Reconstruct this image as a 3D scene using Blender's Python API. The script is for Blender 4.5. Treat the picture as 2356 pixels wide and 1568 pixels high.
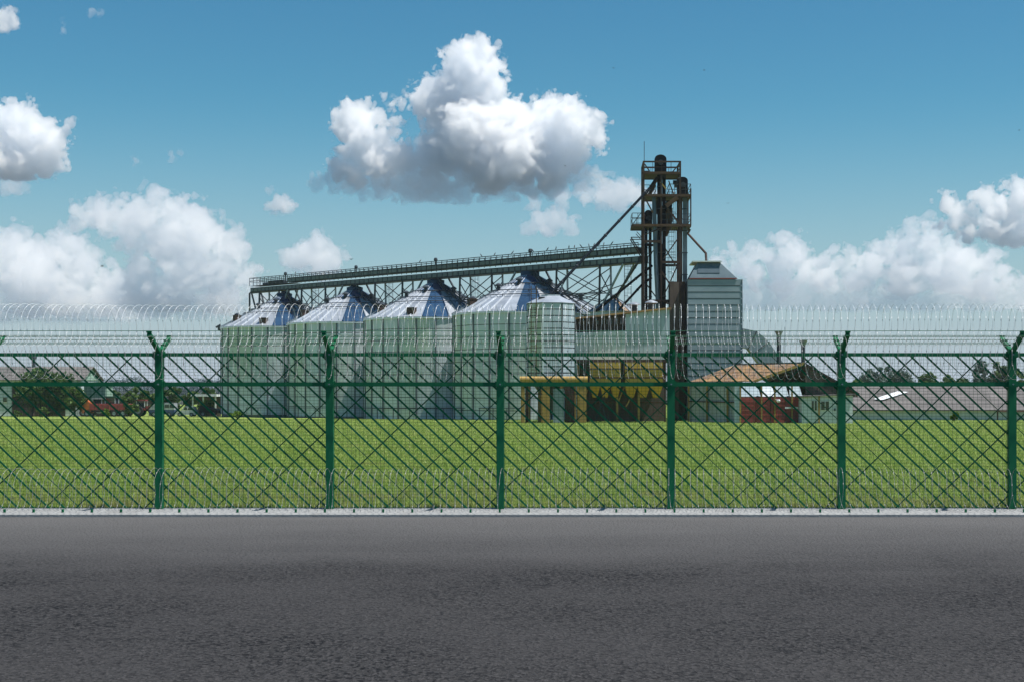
import bpy, math, random
import numpy as np
from mathutils import Vector, Matrix
import openvdb
sc = bpy.context.scene
for _o in list(bpy.data.objects): bpy.data.objects.remove(_o)
random.seed(7)

# ------------------------------------------------------------------ camera, sky, sun, exposure
F, UC, VH, EYE = 3200.0, 1340.0, 890.0, 1.82      # focal length and optical axis in a 2356-wide frame, eye height in metres
cam_data = bpy.data.cameras.new('camera')
cam = bpy.data.objects.new('camera', cam_data); sc.collection.objects.link(cam); sc.camera = cam
cam.location = (0, 0, EYE); cam.rotation_euler = (math.pi/2, 0, 0)
cam_data.sensor_width = 36; cam_data.lens = 36*F/2356
cam_data.shift_x = -(UC-1178)/2356; cam_data.shift_y = (VH-784)/2356
cam_data.clip_start = .1; cam_data.clip_end = 80000
SUN = Vector((0.38, -0.09, 0.92)).normalized()
world = bpy.data.worlds.new('World'); sc.world = world; world.use_nodes = True
wn, wl = world.node_tree.nodes, world.node_tree.links
bg = wn['Background']; bg.inputs[1].default_value = .079
sky = wn.new('ShaderNodeTexSky'); sky.sky_type = 'NISHITA'; sky.sun_disc = False
sky.sun_elevation = math.asin(SUN.z); sky.sun_rotation = math.atan2(SUN.x, SUN.y)
sky.altitude = 100; sky.air_density = 1; sky.dust_density = .3; sky.ozone_density = 1.5
hs = wn.new('ShaderNodeHueSaturation'); hs.inputs['Saturation'].default_value = 1.28
wl.new(sky.outputs[0], hs.inputs['Color'])
mu = wn.new('ShaderNodeMix'); mu.data_type = 'RGBA'; mu.blend_type = 'MULTIPLY'; mu.inputs[0].default_value = 1
mu.inputs[7].default_value = (.625, .975, .90, 1); wl.new(hs.outputs[0], mu.inputs[6])
tc = wn.new('ShaderNodeTexCoord'); sp = wn.new('ShaderNodeSeparateXYZ'); wl.new(tc.outputs['Generated'], sp.inputs[0])
mr = wn.new('ShaderNodeMapRange'); mr.interpolation_type = 'SMOOTHSTEP'; wl.new(sp.outputs[2], mr.inputs[0])
mr.inputs[1].default_value = -.03; mr.inputs[2].default_value = .21; mr.inputs[3].default_value = .95; mr.inputs[4].default_value = 0
mx = wn.new('ShaderNodeMix'); mx.data_type = 'RGBA'; wl.new(mr.outputs[0], mx.inputs[0]); wl.new(mu.outputs[2], mx.inputs[6])
mx.inputs[7].default_value = (3.9, 4.45, 5.5, 1)   # pale haze low over the horizon
wl.new(mx.outputs[2], bg.inputs[0])
sun_data = bpy.data.lights.new('sun', 'SUN'); sun_data.energy = 5.0; sun_data.angle = math.radians(.5); sun_data.color = (1, .975, .94)
sun_ob = bpy.data.objects.new('sun', sun_data); sc.collection.objects.link(sun_ob)
sun_ob.rotation_euler = (-SUN).to_track_quat('-Z', 'Y').to_euler(); sun_ob.location = (0, 0, 60)
sc.view_settings.view_transform = 'Standard'; sc.view_settings.look = 'None'
sc.view_settings.exposure = 0.45; sc.view_settings.gamma = 1
sc.cycles.use_denoising = True
sc.cycles.max_bounces = 16; sc.cycles.volume_bounces = 14; sc.cycles.transparent_max_bounces = 12
sc.cycles.diffuse_bounces = 3; sc.cycles.glossy_bounces = 3; sc.cycles.caustics_reflective = False; sc.cycles.caustics_refractive = False

# ------------------------------------------------------------------ helpers
Z = Vector((0, 0, 1))
ORG = {}
def V(u, v, Y): return Vector(((u-UC)*Y/F, Y, EYE-(v-VH)*Y/F))
def gz(Y): return 0.0 if Y < 21 else -.0138*(min(Y, 262)-21)
def link(o): sc.collection.objects.link(o); return o
def tag(o, label=None, cat=None, group=None, kind=None):
    if label: o['label'] = label
    if cat: o['category'] = cat
    if group: o['group'] = group
    if kind: o['kind'] = kind
    return o
def thing(name, label, cat, loc, group=None, kind=None):
    o = link(bpy.data.objects.new(name, None)); o.location = loc; o.empty_display_size = .3
    ORG[o.name] = Vector(loc); return tag(o, label, cat, group, kind)
def inst(me, name, parent, loc=(0, 0, 0), rotz=0, mat=None):
    o = link(bpy.data.objects.new(name, me)); o.parent = parent; o.location = loc; o.rotation_euler = (0, 0, rotz)
    if mat:
        o.material_slots[0].link = 'OBJECT'; o.material_slots[0].material = mat
    return o
class MB:
    def __init__(s): s.v = []; s.f = []
    def poly(s, pts):
        i = len(s.v); s.v += [Vector(p) for p in pts]; s.f.append(list(range(i, i+len(pts)))); return s
    def prism(s, pts, vec):
        pts = [Vector(p) for p in pts]; vec = Vector(vec); n = len(pts); i = len(s.v)
        s.v += pts+[p+vec for p in pts]
        s.f.append(list(range(i+n-1, i-1, -1))); s.f.append(list(range(i+n, i+2*n)))
        for k in range(n):
            j = (k+1) % n; s.f.append([i+k, i+j, i+n+j, i+n+k])
        return s
    def box(s, x0, x1, y0, y1, z0, z1):
        return s.prism([(x0, y0, z0), (x1, y0, z0), (x1, y1, z0), (x0, y1, z0)], (0, 0, z1-z0))
    def bar(s, p, q, w, h=None, up=Z):
        p, q = Vector(p), Vector(q); h = h or w; d = (q-p).normalized()
        if abs(d.dot(up)) > .98: up = Vector((0, 1, 0))
        a = d.cross(up).normalized()*w/2; b = a.normalized().cross(d).normalized()*h/2
        return s.prism([p-a-b, p+a-b, p+a+b, p-a+b], q-p)
    def tube(s, p, q, r, n=8, r2=None):
        p, q = Vector(p), Vector(q); r2 = r if r2 is None else r2; d = (q-p).normalized()
        up = Z if abs(d.z) < .95 else Vector((1, 0, 0)); a = d.cross(up).normalized(); b = d.cross(a)
        i = len(s.v)
        for c, rr in ((p, r), (q, r2)):
            for k in range(n):
                t = 2*math.pi*k/n; s.v.append(c+a*math.cos(t)*rr+b*math.sin(t)*rr)
        for k in range(n):
            j = (k+1) % n; s.f.append([i+k, i+j, i+n+j, i+n+k])
        s.f.append([i+k for k in range(n)]); s.f.append([i+2*n-1-k for k in range(n)])
        return s
    def path(s, pts, r, n=8):
        for p, q in zip(pts, pts[1:]): s.tube(p, q, r, n)
        return s
    def lathe(s, c, prof, n=16):
        i = len(s.v); c = Vector(c); m = len(prof)
        for r, z in prof:
            for k in range(n):
                t = 2*math.pi*k/n; s.v.append(c+Vector((r*math.cos(t), r*math.sin(t), z)))
        for a in range(m-1):
            for k in range(n):
                j = (k+1) % n; s.f.append([i+a*n+k, i+a*n+j, i+(a+1)*n+j, i+(a+1)*n+k])
        s.f.append([i+n-1-k for k in range(n)]); s.f.append([i+(m-1)*n+k for k in range(n)])
        return s
    def mesh(s, name, mat, org=(0, 0, 0), smooth=False):
        me = bpy.data.meshes.new(name); org = Vector(org)
        me.from_pydata([p-org for p in s.v], [], s.f)
        if mat: me.materials.append(mat)
        if smooth:
            me.polygons.foreach_set('use_smooth', [True]*len(me.polygons)); me.set_sharp_from_angle(angle=math.radians(40))
        me.update(); return me
    def build(s, name, mat, parent=None, smooth=False, org=None):
        # world coordinates in; the mesh is stored relative to the thing it belongs to
        if parent is not None: o0 = ORG[parent.name]
        else: o0 = Vector(org) if org is not None else Vector((0, 0, 0))
        ob = link(bpy.data.objects.new(name, s.mesh(name, mat, o0, smooth)))
        if parent is not None: ob.parent = parent
        else: ob.location = o0
        ORG[ob.name] = o0
        return ob
def np_mesh(name, verts, faces, mat, k):
    me = bpy.data.meshes.new(name)
    verts = np.ascontiguousarray(verts, dtype=np.float32); faces = np.ascontiguousarray(faces, dtype=np.int32)
    me.vertices.add(len(verts)); me.vertices.foreach_set('co', verts.ravel())
    me.loops.add(faces.size); me.loops.foreach_set('vertex_index', faces.ravel())
    me.polygons.add(len(faces)); me.polygons.foreach_set('loop_start', np.arange(0, faces.size, k, dtype=np.int32))
    me.update(calc_edges=True)
    if mat: me.materials.append(mat)
    return me

# ------------------------------------------------------------------ materials
def new_mat(name):
    m = bpy.data.materials.new(name); m.use_nodes = True
    return m, m.node_tree.nodes, m.node_tree.links, m.node_tree.nodes['Principled BSDF']
def mat(name, c1, c2=None, rough=.6, metal=0.0, scale=3.0, var=.12, bump=0.0, bscale=20.0, stretch=(1, 1, 1), lo=.35, hi=.65, spec=.5, c3=None, s3=.6, t3=(.55, .75)):
    m, n, l, p = new_mat(name)
    c2 = c2 or tuple(min(1, c*1.25) for c in c1)
    t = n.new('ShaderNodeNewGeometry'); mp = n.new('ShaderNodeMapping'); mp.inputs['Scale'].default_value = stretch
    oi = n.new('ShaderNodeObjectInfo'); l.new(t.outputs['Position'], mp.inputs[0])
    nz = n.new('ShaderNodeTexNoise'); nz.inputs['Scale'].default_value = scale; nz.inputs['Detail'].default_value = 6; nz.inputs['Roughness'].default_value = .65
    l.new(mp.outputs[0], nz.inputs['Vector'])
    r = n.new('ShaderNodeMapRange'); l.new(nz.outputs[0], r.inputs[0]); r.inputs[1].default_value = lo; r.inputs[2].default_value = hi
    x = n.new('ShaderNodeMix'); x.data_type = 'RGBA'; x.inputs[6].default_value = (*c1, 1); x.inputs[7].default_value = (*c2, 1); l.new(r.outputs[0], x.inputs[0])
    out = x.outputs[2]
    if c3:
        n3 = n.new('ShaderNodeTexNoise'); n3.inputs['Scale'].default_value = s3; n3.inputs['Detail'].default_value = 5; l.new(mp.outputs[0], n3.inputs['Vector'])
        r3 = n.new('ShaderNodeMapRange'); l.new(n3.outputs[0], r3.inputs[0]); r3.inputs[1].default_value = t3[0]; r3.inputs[2].default_value = t3[1]
        x3 = n.new('ShaderNodeMix'); x3.data_type = 'RGBA'; l.new(r3.outputs[0], x3.inputs[0]); l.new(out, x3.inputs[6]); x3.inputs[7].default_value = (*c3, 1); out = x3.outputs[2]
    if var:
        h = n.new('ShaderNodeHueSaturation'); l.new(out, h.inputs['Color'])
        rv = n.new('ShaderNodeMapRange'); l.new(oi.outputs['Random'], rv.inputs[0]); rv.inputs[3].default_value = 1-var; rv.inputs[4].default_value = 1+var
        l.new(rv.outputs[0], h.inputs['Value']); out = h.outputs[0]
    l.new(out, p.inputs['Base Color'])
    p.inputs['Roughness'].default_value = rough; p.inputs['Metallic'].default_value = metal; p.inputs['Specular IOR Level'].default_value = spec
    if bump:
        nb = n.new('ShaderNodeTexNoise'); nb.inputs['Scale'].default_value = bscale; nb.inputs['Detail'].default_value = 4; l.new(mp.outputs[0], nb.inputs['Vector'])
        b = n.new('ShaderNodeBump'); b.inputs['Strength'].default_value = bump; b.inputs['Distance'].default_value = .02; l.new(nb.outputs[0], b.inputs['Height']); l.new(b.outputs[0], p.inputs['Normal'])
    return m
def leaf_mat(name, c1, c2, c3=None, trans=.35, rough=.55):
    m, n, l, p = new_mat(name)
    g = n.new('ShaderNodeNewGeometry'); cr = n.new('ShaderNodeValToRGB'); l.new(g.outputs['Random Per Island'], cr.inputs[0])
    cr.color_ramp.elements[0].color = (*c1, 1); cr.color_ramp.elements[1].color = (*c2, 1)
    if c3: e = cr.color_ramp.elements.new(.93); e.color = (*c2, 1); cr.color_ramp.elements[-1].color = (*c3, 1)
    l.new(cr.outputs[0], p.inputs['Base Color']); p.inputs['Roughness'].default_value = rough; p.inputs['Specular IOR Level'].default_value = .3
    tr = n.new('ShaderNodeBsdfTranslucent'); l.new(cr.outputs[0], tr.inputs[0]); mxs = n.new('ShaderNodeMixShader'); mxs.inputs[0].default_value = trans
    l.new(p.outputs[0], mxs.inputs[1]); l.new(tr.outputs[0], mxs.inputs[2]); l.new(mxs.outputs[0], n['Material Output'].inputs[0])
    return m
M = {}
M['fence'] = mat('green_powder_coat', (.003, .112, .044), (.004, .132, .053), rough=.6, scale=2, var=.05, spec=.25)
M['fence_dark'] = mat('green_wire_coat', (.006, .080, .036), (.008, .10, .046), rough=.6, spec=.25, scale=2, var=.06)
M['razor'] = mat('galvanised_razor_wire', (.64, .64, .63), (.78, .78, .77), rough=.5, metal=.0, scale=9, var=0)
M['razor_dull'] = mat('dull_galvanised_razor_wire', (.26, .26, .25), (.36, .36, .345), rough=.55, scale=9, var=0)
M['kerb'] = mat('pale_kerb_concrete', (.25, .25, .245), (.31, .31, .30), rough=.9, scale=4, var=0, bump=.35, bscale=40, c3=(.20, .19, .18), s3=1.6, t3=(.55, .8))
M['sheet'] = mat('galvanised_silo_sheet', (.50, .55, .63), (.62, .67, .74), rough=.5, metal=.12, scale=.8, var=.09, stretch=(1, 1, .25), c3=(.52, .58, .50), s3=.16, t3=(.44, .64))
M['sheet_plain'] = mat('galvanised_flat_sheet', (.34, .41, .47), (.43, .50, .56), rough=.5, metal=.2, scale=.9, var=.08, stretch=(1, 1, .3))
M['core'] = mat('dark_silo_inner_wall', (.08, .10, .105), (.11, .13, .135), rough=.7, metal=.0)
M['stiff'] = mat('dark_steel_stiffener', (.07, .09, .11), (.11, .13, .15), rough=.5, metal=.5)
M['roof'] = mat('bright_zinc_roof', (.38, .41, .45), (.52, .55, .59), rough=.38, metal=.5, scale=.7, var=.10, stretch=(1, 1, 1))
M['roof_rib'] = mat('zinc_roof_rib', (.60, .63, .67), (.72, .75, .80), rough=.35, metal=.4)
M['roof_sky_reflection'] = mat('roof_sheet_painted_reflection', (.010, .036, .085), (.018, .060, .125), rough=.75, metal=.0, spec=.12, scale=.9, var=.15)  # dark sky reflection on the zinc, put in as a blue colour
M['steel'] = mat('weathered_dark_steel', (.026, .036, .048), (.046, .060, .074), rough=.7, metal=.05, scale=2, spec=.25)
M['steel_mid'] = mat('grey_galvanised_steel', (.17, .21, .24), (.26, .31, .34), rough=.45, metal=.55, scale=2)
M['gantry'] = mat('grey_green_gantry_panel', (.095, .125, .14), (.135, .17, .185), rough=.7, metal=.0, scale=1.5, var=.14)
M['rust'] = mat('rusty_ochre_beam', (.085, .044, .015), (.042, .020, .013), rough=.8, scale=1.2, var=.1)
M['rust_dark'] = mat('dark_rusty_column', (.028, .018, .016), (.065, .032, .018), rough=.75, metal=.2, scale=1.0, var=.1)
M['pipe'] = mat('dark_blue_steel_pipe', (.005, .008, .012), (.010, .014, .020), rough=.9, metal=.0, scale=1.5, spec=.02)
M['pipe_light'] = mat('pale_steel_pipe', (.07, .11, .135), (.11, .155, .18), rough=.45, metal=.3, scale=1.5)
M['yellow'] = mat('faded_yellow_paint', (.36, .225, .045), (.26, .165, .045), rough=.65, scale=1.0, var=.1, c3=(.16, .095, .04), s3=.8, t3=(.55, .75))
M['hopper'] = mat('ochre_hopper_paint', (.50, .31, .04), (.40, .24, .04), rough=.6, scale=.9, var=.08)
M['brown'] = mat('dark_brown_board', (.022, .014, .012), (.040, .026, .020), rough=.85, scale=2.5, var=.2)
M['brown_board'] = mat('weathered_brown_plank', (.085, .06, .048), (.135, .10, .08), rough=.9, scale=3, var=.22, stretch=(1, 1, .2))
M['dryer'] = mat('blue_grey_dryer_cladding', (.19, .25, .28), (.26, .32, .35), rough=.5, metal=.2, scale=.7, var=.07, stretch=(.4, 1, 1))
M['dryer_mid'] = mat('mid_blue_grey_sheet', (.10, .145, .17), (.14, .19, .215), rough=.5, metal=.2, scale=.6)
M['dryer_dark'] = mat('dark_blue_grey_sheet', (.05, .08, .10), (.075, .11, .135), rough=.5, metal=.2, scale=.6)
M['red_paint'] = mat('dull_red_door_paint', (.30, .042, .038), (.21, .032, .030), rough=.6, scale=1.2, var=.12)
M['red_trim'] = mat('faded_red_trim', (.30, .06, .04), (.20, .05, .04), rough=.6)
M['white'] = mat('off_white_paint', (.62, .64, .65), (.72, .73, .74), rough=.55, scale=1.5, var=.05)
M['white_wall'] = mat('pale_blue_plaster_wall', (.48, .52, .55), (.56, .59, .62), rough=.8, scale=1.2, var=.05)
M['rust_roof'] = mat('rust_stained_fibre_roof', (.34, .19, .075), (.15, .095, .065), rough=.9, scale=.55, var=.10, lo=.4, hi=.62, bump=.3, bscale=6, c3=(.36, .32, .29), s3=.22, t3=(.5, .72))
M['grey_roof'] = mat('grey_fibre_cement_roof', (.105, .095, .090), (.145, .132, .124), rough=.9, scale=1.0, var=.14, c3=(.085, .08, .075), s3=.3)
M['glass'] = mat('dark_window_glass', (.02, .03, .04), (.03, .04, .05), rough=.08, var=0, spec=.8)
M['black'] = mat('black_rubber', (.02, .02, .02), rough=.8)
M['orange'] = mat('orange_paint', (.45, .11, .02), (.32, .08, .02), rough=.5)
M['teal'] = mat('pale_green_container_paint', (.25, .38, .31), (.31, .43, .36), rough=.6)
M['green_paint'] = mat('dark_green_vehicle_paint', (.02, .09, .06), (.03, .11, .08), rough=.4)
M['silver'] = mat('silver_car_paint', (.42, .45, .47), (.5, .52, .54), rough=.3, metal=.4)
M['blue_paint'] = mat('navy_blue_paint', (.02, .05, .12), (.03, .06, .14), rough=.4)
M['bark'] = mat('brown_bark', (.06, .045, .03), (.10, .075, .05), rough=.9, scale=6, bump=.5)
M['bird'] = mat('dark_feathers', (.02, .02, .022), (.035, .035, .04), rough=.8, var=0)
M['leaf'] = leaf_mat('mid_green_leaves', (.045, .10, .018), (.12, .20, .035))
M['leaf_dark'] = leaf_mat('dark_green_leaves', (.032, .075, .018), (.085, .155, .034))
M['leaf_hazy'] = leaf_mat('haze_tinted_leaves', (.055, .095, .085), (.095, .15, .125), trans=.2)  # pale blue haze of distance mixed into the leaf colour
M['leaf_bright'] = leaf_mat('bright_green_leaves', (.09, .17, .012), (.16, .26, .02), trans=.45)
M['leaf_far'] = leaf_mat('haze_tinted_far_wood_leaves', (.05, .085, .095), (.075, .12, .125), trans=.15)  # bluish distance haze painted into the leaves of the wood
def dry_patches(m, tan):
    n, l = m.node_tree.nodes, m.node_tree.links; cr = [x for x in n if x.type == 'VALTORGB'][0]
    g = n.new('ShaderNodeNewGeometry'); mp = n.new('ShaderNodeMapping'); mp.inputs['Scale'].default_value = (.45, .30, 1); l.new(g.outputs['Position'], mp.inputs[0])
    z = n.new('ShaderNodeTexNoise'); z.inputs['Scale'].default_value = 1.6; z.inputs['Detail'].default_value = 6; z.inputs['Roughness'].default_value = .7; l.new(mp.outputs[0], z.inputs['Vector'])
    sx = n.new('ShaderNodeSeparateXYZ'); l.new(g.outputs['Position'], sx.inputs[0])
    ed = n.new('ShaderNodeMapRange'); l.new(sx.outputs[1], ed.inputs[0]); ed.inputs[1].default_value = 21; ed.inputs[2].default_value = 29; ed.inputs[3].default_value = .11; ed.inputs[4].default_value = 0   # trampled dry verge by the kerb
    a = n.new('ShaderNodeMath'); a.operation = 'ADD'; l.new(z.outputs[0], a.inputs[0]); l.new(ed.outputs[0], a.inputs[1])
    r = n.new('ShaderNodeMapRange'); l.new(a.outputs[0], r.inputs[0]); r.inputs[1].default_value = .52; r.inputs[2].default_value = .74; r.inputs[4].default_value = .75
    x = n.new('ShaderNodeMix'); x.data_type = 'RGBA'; l.new(r.outputs[0], x.inputs[0]); l.new(cr.outputs[0], x.inputs[6]); x.inputs[7].default_value = (*tan, 1)
    for k in [k for k in l if k.from_node == cr and k.to_node != x]:
        so = k.to_socket; l.remove(k); l.new(x.outputs[2], so)
    return m
M['grass_blade'] = leaf_mat('meadow_grass_blades', (.185, .275, .055), (.365, .465, .11), (.58, .55, .27), trans=.52)

def ground_mat():
    m, n, l, p = new_mat('meadow_ground'); t = n.new('ShaderNodeTexCoord')
    def noise(s, d=6, r=.6, st=(1, 1, 1)):
        mp = n.new('ShaderNodeMapping'); mp.inputs['Scale'].default_value = st; l.new(t.outputs['Object'], mp.inputs[0])
        z = n.new('ShaderNodeTexNoise'); z.inputs['Scale'].default_value = s; z.inputs['Detail'].default_value = d; z.inputs['Roughness'].default_value = r; l.new(mp.outputs[0], z.inputs['Vector']); return z.outputs[0]
    def ramp(f, a, b, c1, c2):
        r = n.new('ShaderNodeMapRange'); l.new(f, r.inputs[0]); r.inputs[1].default_value = a; r.inputs[2].default_value = b
        x = n.new('ShaderNodeMix'); x.data_type = 'RGBA'; l.new(r.outputs[0], x.inputs[0])
        for k, c in ((6, c1), (7, c2)):
            if isinstance(c, tuple): x.inputs[k].default_value = (*c, 1)
            else: l.new(c, x.inputs[k])
        return x.outputs[2]
    fine = ramp(noise(9, 8, .75, (1, .45, 1)), .3, .7, (.112, .165, .032), (.215, .275, .058))
    mid = ramp(noise(.7, 5, .6, (.6, .25, 1)), .42, .66, fine, (.215, .26, .06))
    big = ramp(noise(.05, 4, .6, (1, .35, 1)), .45, .68, mid, (.18, .25, .046))
    l.new(big, p.inputs['Base Color']); p.inputs['Roughness'].default_value = .95; p.inputs['Specular IOR Level'].default_value = .15
    b = n.new('ShaderNodeBump'); b.inputs['Strength'].default_value = .8; b.inputs['Distance'].default_value = .08; l.new(noise(14, 8, .8, (1, .5, 1)), b.inputs['Height']); l.new(b.outputs[0], p.inputs['Normal'])
    return m
M['ground'] = ground_mat()
def asphalt_mat():
    m, n, l, p = new_mat('worn_asphalt'); t = n.new('ShaderNodeTexCoord')
    def noise(s, d=6, r=.6, st=(1, 1, 1)):
        mp = n.new('ShaderNodeMapping'); mp.inputs['Scale'].default_value = st; l.new(t.outputs['Object'], mp.inputs[0])
        z = n.new('ShaderNodeTexNoise'); z.inputs['Scale'].default_value = s; z.inputs['Detail'].default_value = d; z.inputs['Roughness'].default_value = r; l.new(mp.outputs[0], z.inputs['Vector']); return z.outputs[0]
    def rng(f, a, b, c=0., d=1.):
        r = n.new('ShaderNodeMapRange'); l.new(f, r.inputs[0]); r.inputs[1].default_value = a; r.inputs[2].default_value = b; r.inputs[3].default_value = c; r.inputs[4].default_value = d; return r.outputs[0]
    def mix(f, a, b):
        x = n.new('ShaderNodeMix'); x.data_type = 'RGBA'; l.new(f, x.inputs[0])
        for k, c in ((6, a), (7, b)):
            if isinstance(c, tuple): x.inputs[k].default_value = (*c, 1)
            else: l.new(c, x.inputs[k])
        return x.outputs[2]
    vo = n.new('ShaderNodeTexVoronoi'); vo.inputs['Scale'].default_value = 24; vo.inputs['Randomness'].default_value = 1
    wp = n.new('ShaderNodeMapping'); wp.inputs['Scale'].default_value = (1, .8, 1); l.new(t.outputs['Object'], wp.inputs[0])
    nw = n.new('ShaderNodeTexNoise'); nw.inputs['Scale'].default_value = 22; l.new(wp.outputs[0], nw.inputs['Vector'])
    va = n.new('ShaderNodeVectorMath'); va.operation = 'MULTIPLY_ADD'; l.new(nw.outputs['Color'], va.inputs[0]); va.inputs[1].default_value = (.05, .05, .05); l.new(wp.outputs[0], va.inputs[2])
    l.new(va.outputs[0], vo.inputs['Vector'])
    stone = rng(vo.outputs['Distance'], .28, .56)                       # pits between the stones
    grain = rng(noise(70, 4, .7), .34, .66)
    base = mix(grain, (.031, .029, .0295), (.072, .068, .068))
    specks = rng(noise(30, 3, .55, (1, .8, 1)), .425, .475, 1, 0)
    pits = mix(specks, mix(rng(stone, .25, .85, 0, .45), base, (.010, .010, .010)), (.007, .007, .008))
    strength = rng(noise(.55, 3, .5, (1, 1, 1)), .36, .62, .62, 1.0)    # coarse patches and patches worn smooth
    base2 = mix(strength, base, pits)
    worn = mix(rng(noise(.28, 5, .6, (.6, 1.1, 1)), .42, .68, 0, .35), base2, (.060, .0565, .056))
    # pale dust swept against the kerb and tyre-dark streaks along the road
    sx = n.new('ShaderNodeSeparateXYZ'); l.new(t.outputs['Object'], sx.inputs[0])
    dn = n.new('ShaderNodeMath'); dn.operation = 'MULTIPLY_ADD'; l.new(noise(.5, 4, .6, (.35, 1.2, 1)), dn.inputs[0]); dn.inputs[1].default_value = 4.0; l.new(sx.outputs[1], dn.inputs[2])
    dust = rng(dn.outputs[0], 15.5, 21.8, 0, .80)
    dusty = mix(dust, worn, (.118, .114, .112))
    dirt = mix(rng(noise(1.1, 5, .65, (.22, 1.8, 1)), .56, .72, 0, .3), dusty, (.046, .045, .045))
    l.new(dirt, p.inputs['Base Color']); p.inputs['Roughness'].default_value = .9; p.inputs['Specular IOR Level'].default_value = .12
    hh = n.new('ShaderNodeMath'); hh.operation = 'MULTIPLY_ADD'; l.new(stone, hh.inputs[0]); hh.inputs[1].default_value = -1.0; l.new(noise(60, 5, .7), hh.inputs[2])
    b = n.new('ShaderNodeBump'); b.inputs['Strength'].default_value = .85; b.inputs['Distance'].default_value = .012; l.new(hh.outputs[0], b.inputs['Height']); l.new(b.outputs[0], p.inputs['Normal'])
    return m
M['asphalt'] = asphalt_mat()

dry_patches(M['grass_blade'], (.34, .29, .12))
# ------------------------------------------------------------------ ground, road, kerb
def strip(name, ys, zf, x, m, nx=2):
    mb = MB()
    for a, b in zip(ys, ys[1:]):
        for i in range(nx):
            xa, xb = -x+2*x*i/nx, -x+2*x*(i+1)/nx
            mb.poly([(xa, a, zf(a)), (xb, a, zf(a)), (xb, b, zf(b)), (xa, b, zf(b))])
    return tag(mb.build(name, m), kind='structure')
field = strip('field', [20.88, 40, 80, 140, 200, 262, 420], lambda y: gz(y)-.03, 420, M['ground'], 1)
M['farmland'] = mat('dull_farmland', (.046, .052, .046), (.066, .070, .062), rough=1, scale=.004, var=0, spec=.1)
strip('farmland', [20.9, 262, 9000], lambda y: gz(y)-.6, 9000, M['farmland'], 1)
strip('verge_ground', [-3000, -40], lambda y: -.3, 9000, M['farmland'], 1)
tag(field, 'flat green meadow sloping gently away behind the fence', None)
road = strip('road', [-40, 0, 12, 20.12], lambda y: -.052, 400, M['asphalt'], 1)
kb = MB()
prof = [(20.08, -.20), (20.08, -.018), (20.10, -.003), (20.14, 0.0), (20.55, .004), (20.80, .012), (20.92, .012), (20.92, -.25)]
pts = [Vector((-200, y, z)) for y, z in prof]
kb.prism(pts, (400, 0, 0))
tag(kb.build('kerb', M['kerb']), kind='structure')

# long grass between the fence and the middle of the meadow
def grass():
    r = np.random.default_rng(5); P = []; bands = [(20.93, 23, 900), (23, 26, 620), (26, 31, 380), (31, 40, 220), (40, 55, 110), (55, 80, 52), (80, 125, 22), (125, 168, 9)]
    for a, b, d in bands:
        n = int((b-a)*(.74*(a+b)/2+8)*d*.8)
        y = r.uniform(a, b, n); x = (r.uniform(-1, 1, n)*(.37*y+4))-.05*y
        P.append(np.stack([x, y], 1))
    P = np.concatenate(P); n = len(P); y = P[:, 1]
    cl = .6+.55*np.sin(P[:, 0]*1.3+np.sin(y*.9)*2)*np.sin(y*.8+np.sin(P[:, 0]*.7)*2)
    h = (r.uniform(.035, .085, n)*(1+.7*cl*r.random(n)))*np.where(y < 30, 1, 1.1); w = .0045+.00034*y
    th = r.uniform(0, math.pi, n); lean = r.normal(0, .55, (n, 2))*h[:, None]
    z = -.0138*(y-21)-.03
    dx = np.cos(th)*w; dy = np.sin(th)*w*.4
    A = np.stack([P[:, 0]-dx, y-dy, z], 1); B = np.stack([P[:, 0]+dx, y+dy, z], 1); C = np.stack([P[:, 0]+lean[:, 0], y+lean[:, 1], z+h], 1)
    vv = np.stack([A, B, C], 1).reshape(-1, 3)
    me = np_mesh('grass', vv, np.arange(3*n).reshape(-1, 3), M['grass_blade'], 3)
    tag(link(bpy.data.objects.new('grass', me)), 'short yellowish green meadow grass behind the fence', 'grass', kind='stuff')
grass()
# ------------------------------------------------------------------ the fence
FY, SP, X0 = 20.75, 2.5435, -6.31
NP = range(-4, 9)
fence = thing('mesh_fence', 'long green steel fence with diagonal bars and fine wire mesh on the kerb', 'fence', (0, FY, 0))
def clipped(x, z0, z1, slope):   # end points of a 45-degree bar that passes through x at z = 0
    return (x+z0/slope, z0), (x+z1/slope, z1)
post_me = MB()
post_me.box(-.055, .055, -.05, .05, .0, 2.375)
post_me.box(-.070, .070, -.065, .065, 2.30, 2.345)
post_me = post_me.mesh('post', M['fence'])
def arm_mesh(sy, zt):
    m = MB()
    m.bar((0, sy*.02, 2.33), (0, sy*.50, zt), .062, .05)
    for t in (.35, .68, 1.0): m.box(-.038, .038, sy*(.02+.48*t)-.012, sy*(.02+.48*t)+.012, 2.33+(zt-2.33)*t+.02, 2.33+(zt-2.33)*t+.05)
    return m.mesh('arm', M['fence'])
arm_n, arm_f = arm_mesh(-1, 2.575), arm_mesh(1, 2.545)
base_me = MB().box(-.10, .10, -.09, .09, .012, .024).mesh('base_plate', M['fence'])
for i in NP:
    p = inst(post_me, 'post', fence, (X0+SP*i, 0, .012))
    inst(arm_n, 'arm', p); inst(arm_f, 'arm', p)
for name, z, h in (('top_rail', 2.306, .05), ('middle_rail', 1.865, .062)):
    me = MB().box(.056, SP-.056, -.02, .02, -h/2, h/2).mesh(name, M['fence'])
    for i in list(NP)[:-1]: inst(me, name, fence, (X0+SP*i, 0, z))
bk_me = MB(); bk_me.box(-.082, -.05, -.03, .03, -.045, .045); bk_me.box(.05, .082, -.03, .03, -.045, .045); bk_me.box(-.062, .062, -.066, -.052, -.03, .03); bk_me = bk_me.mesh('rail_bracket', M['fence'])
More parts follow.
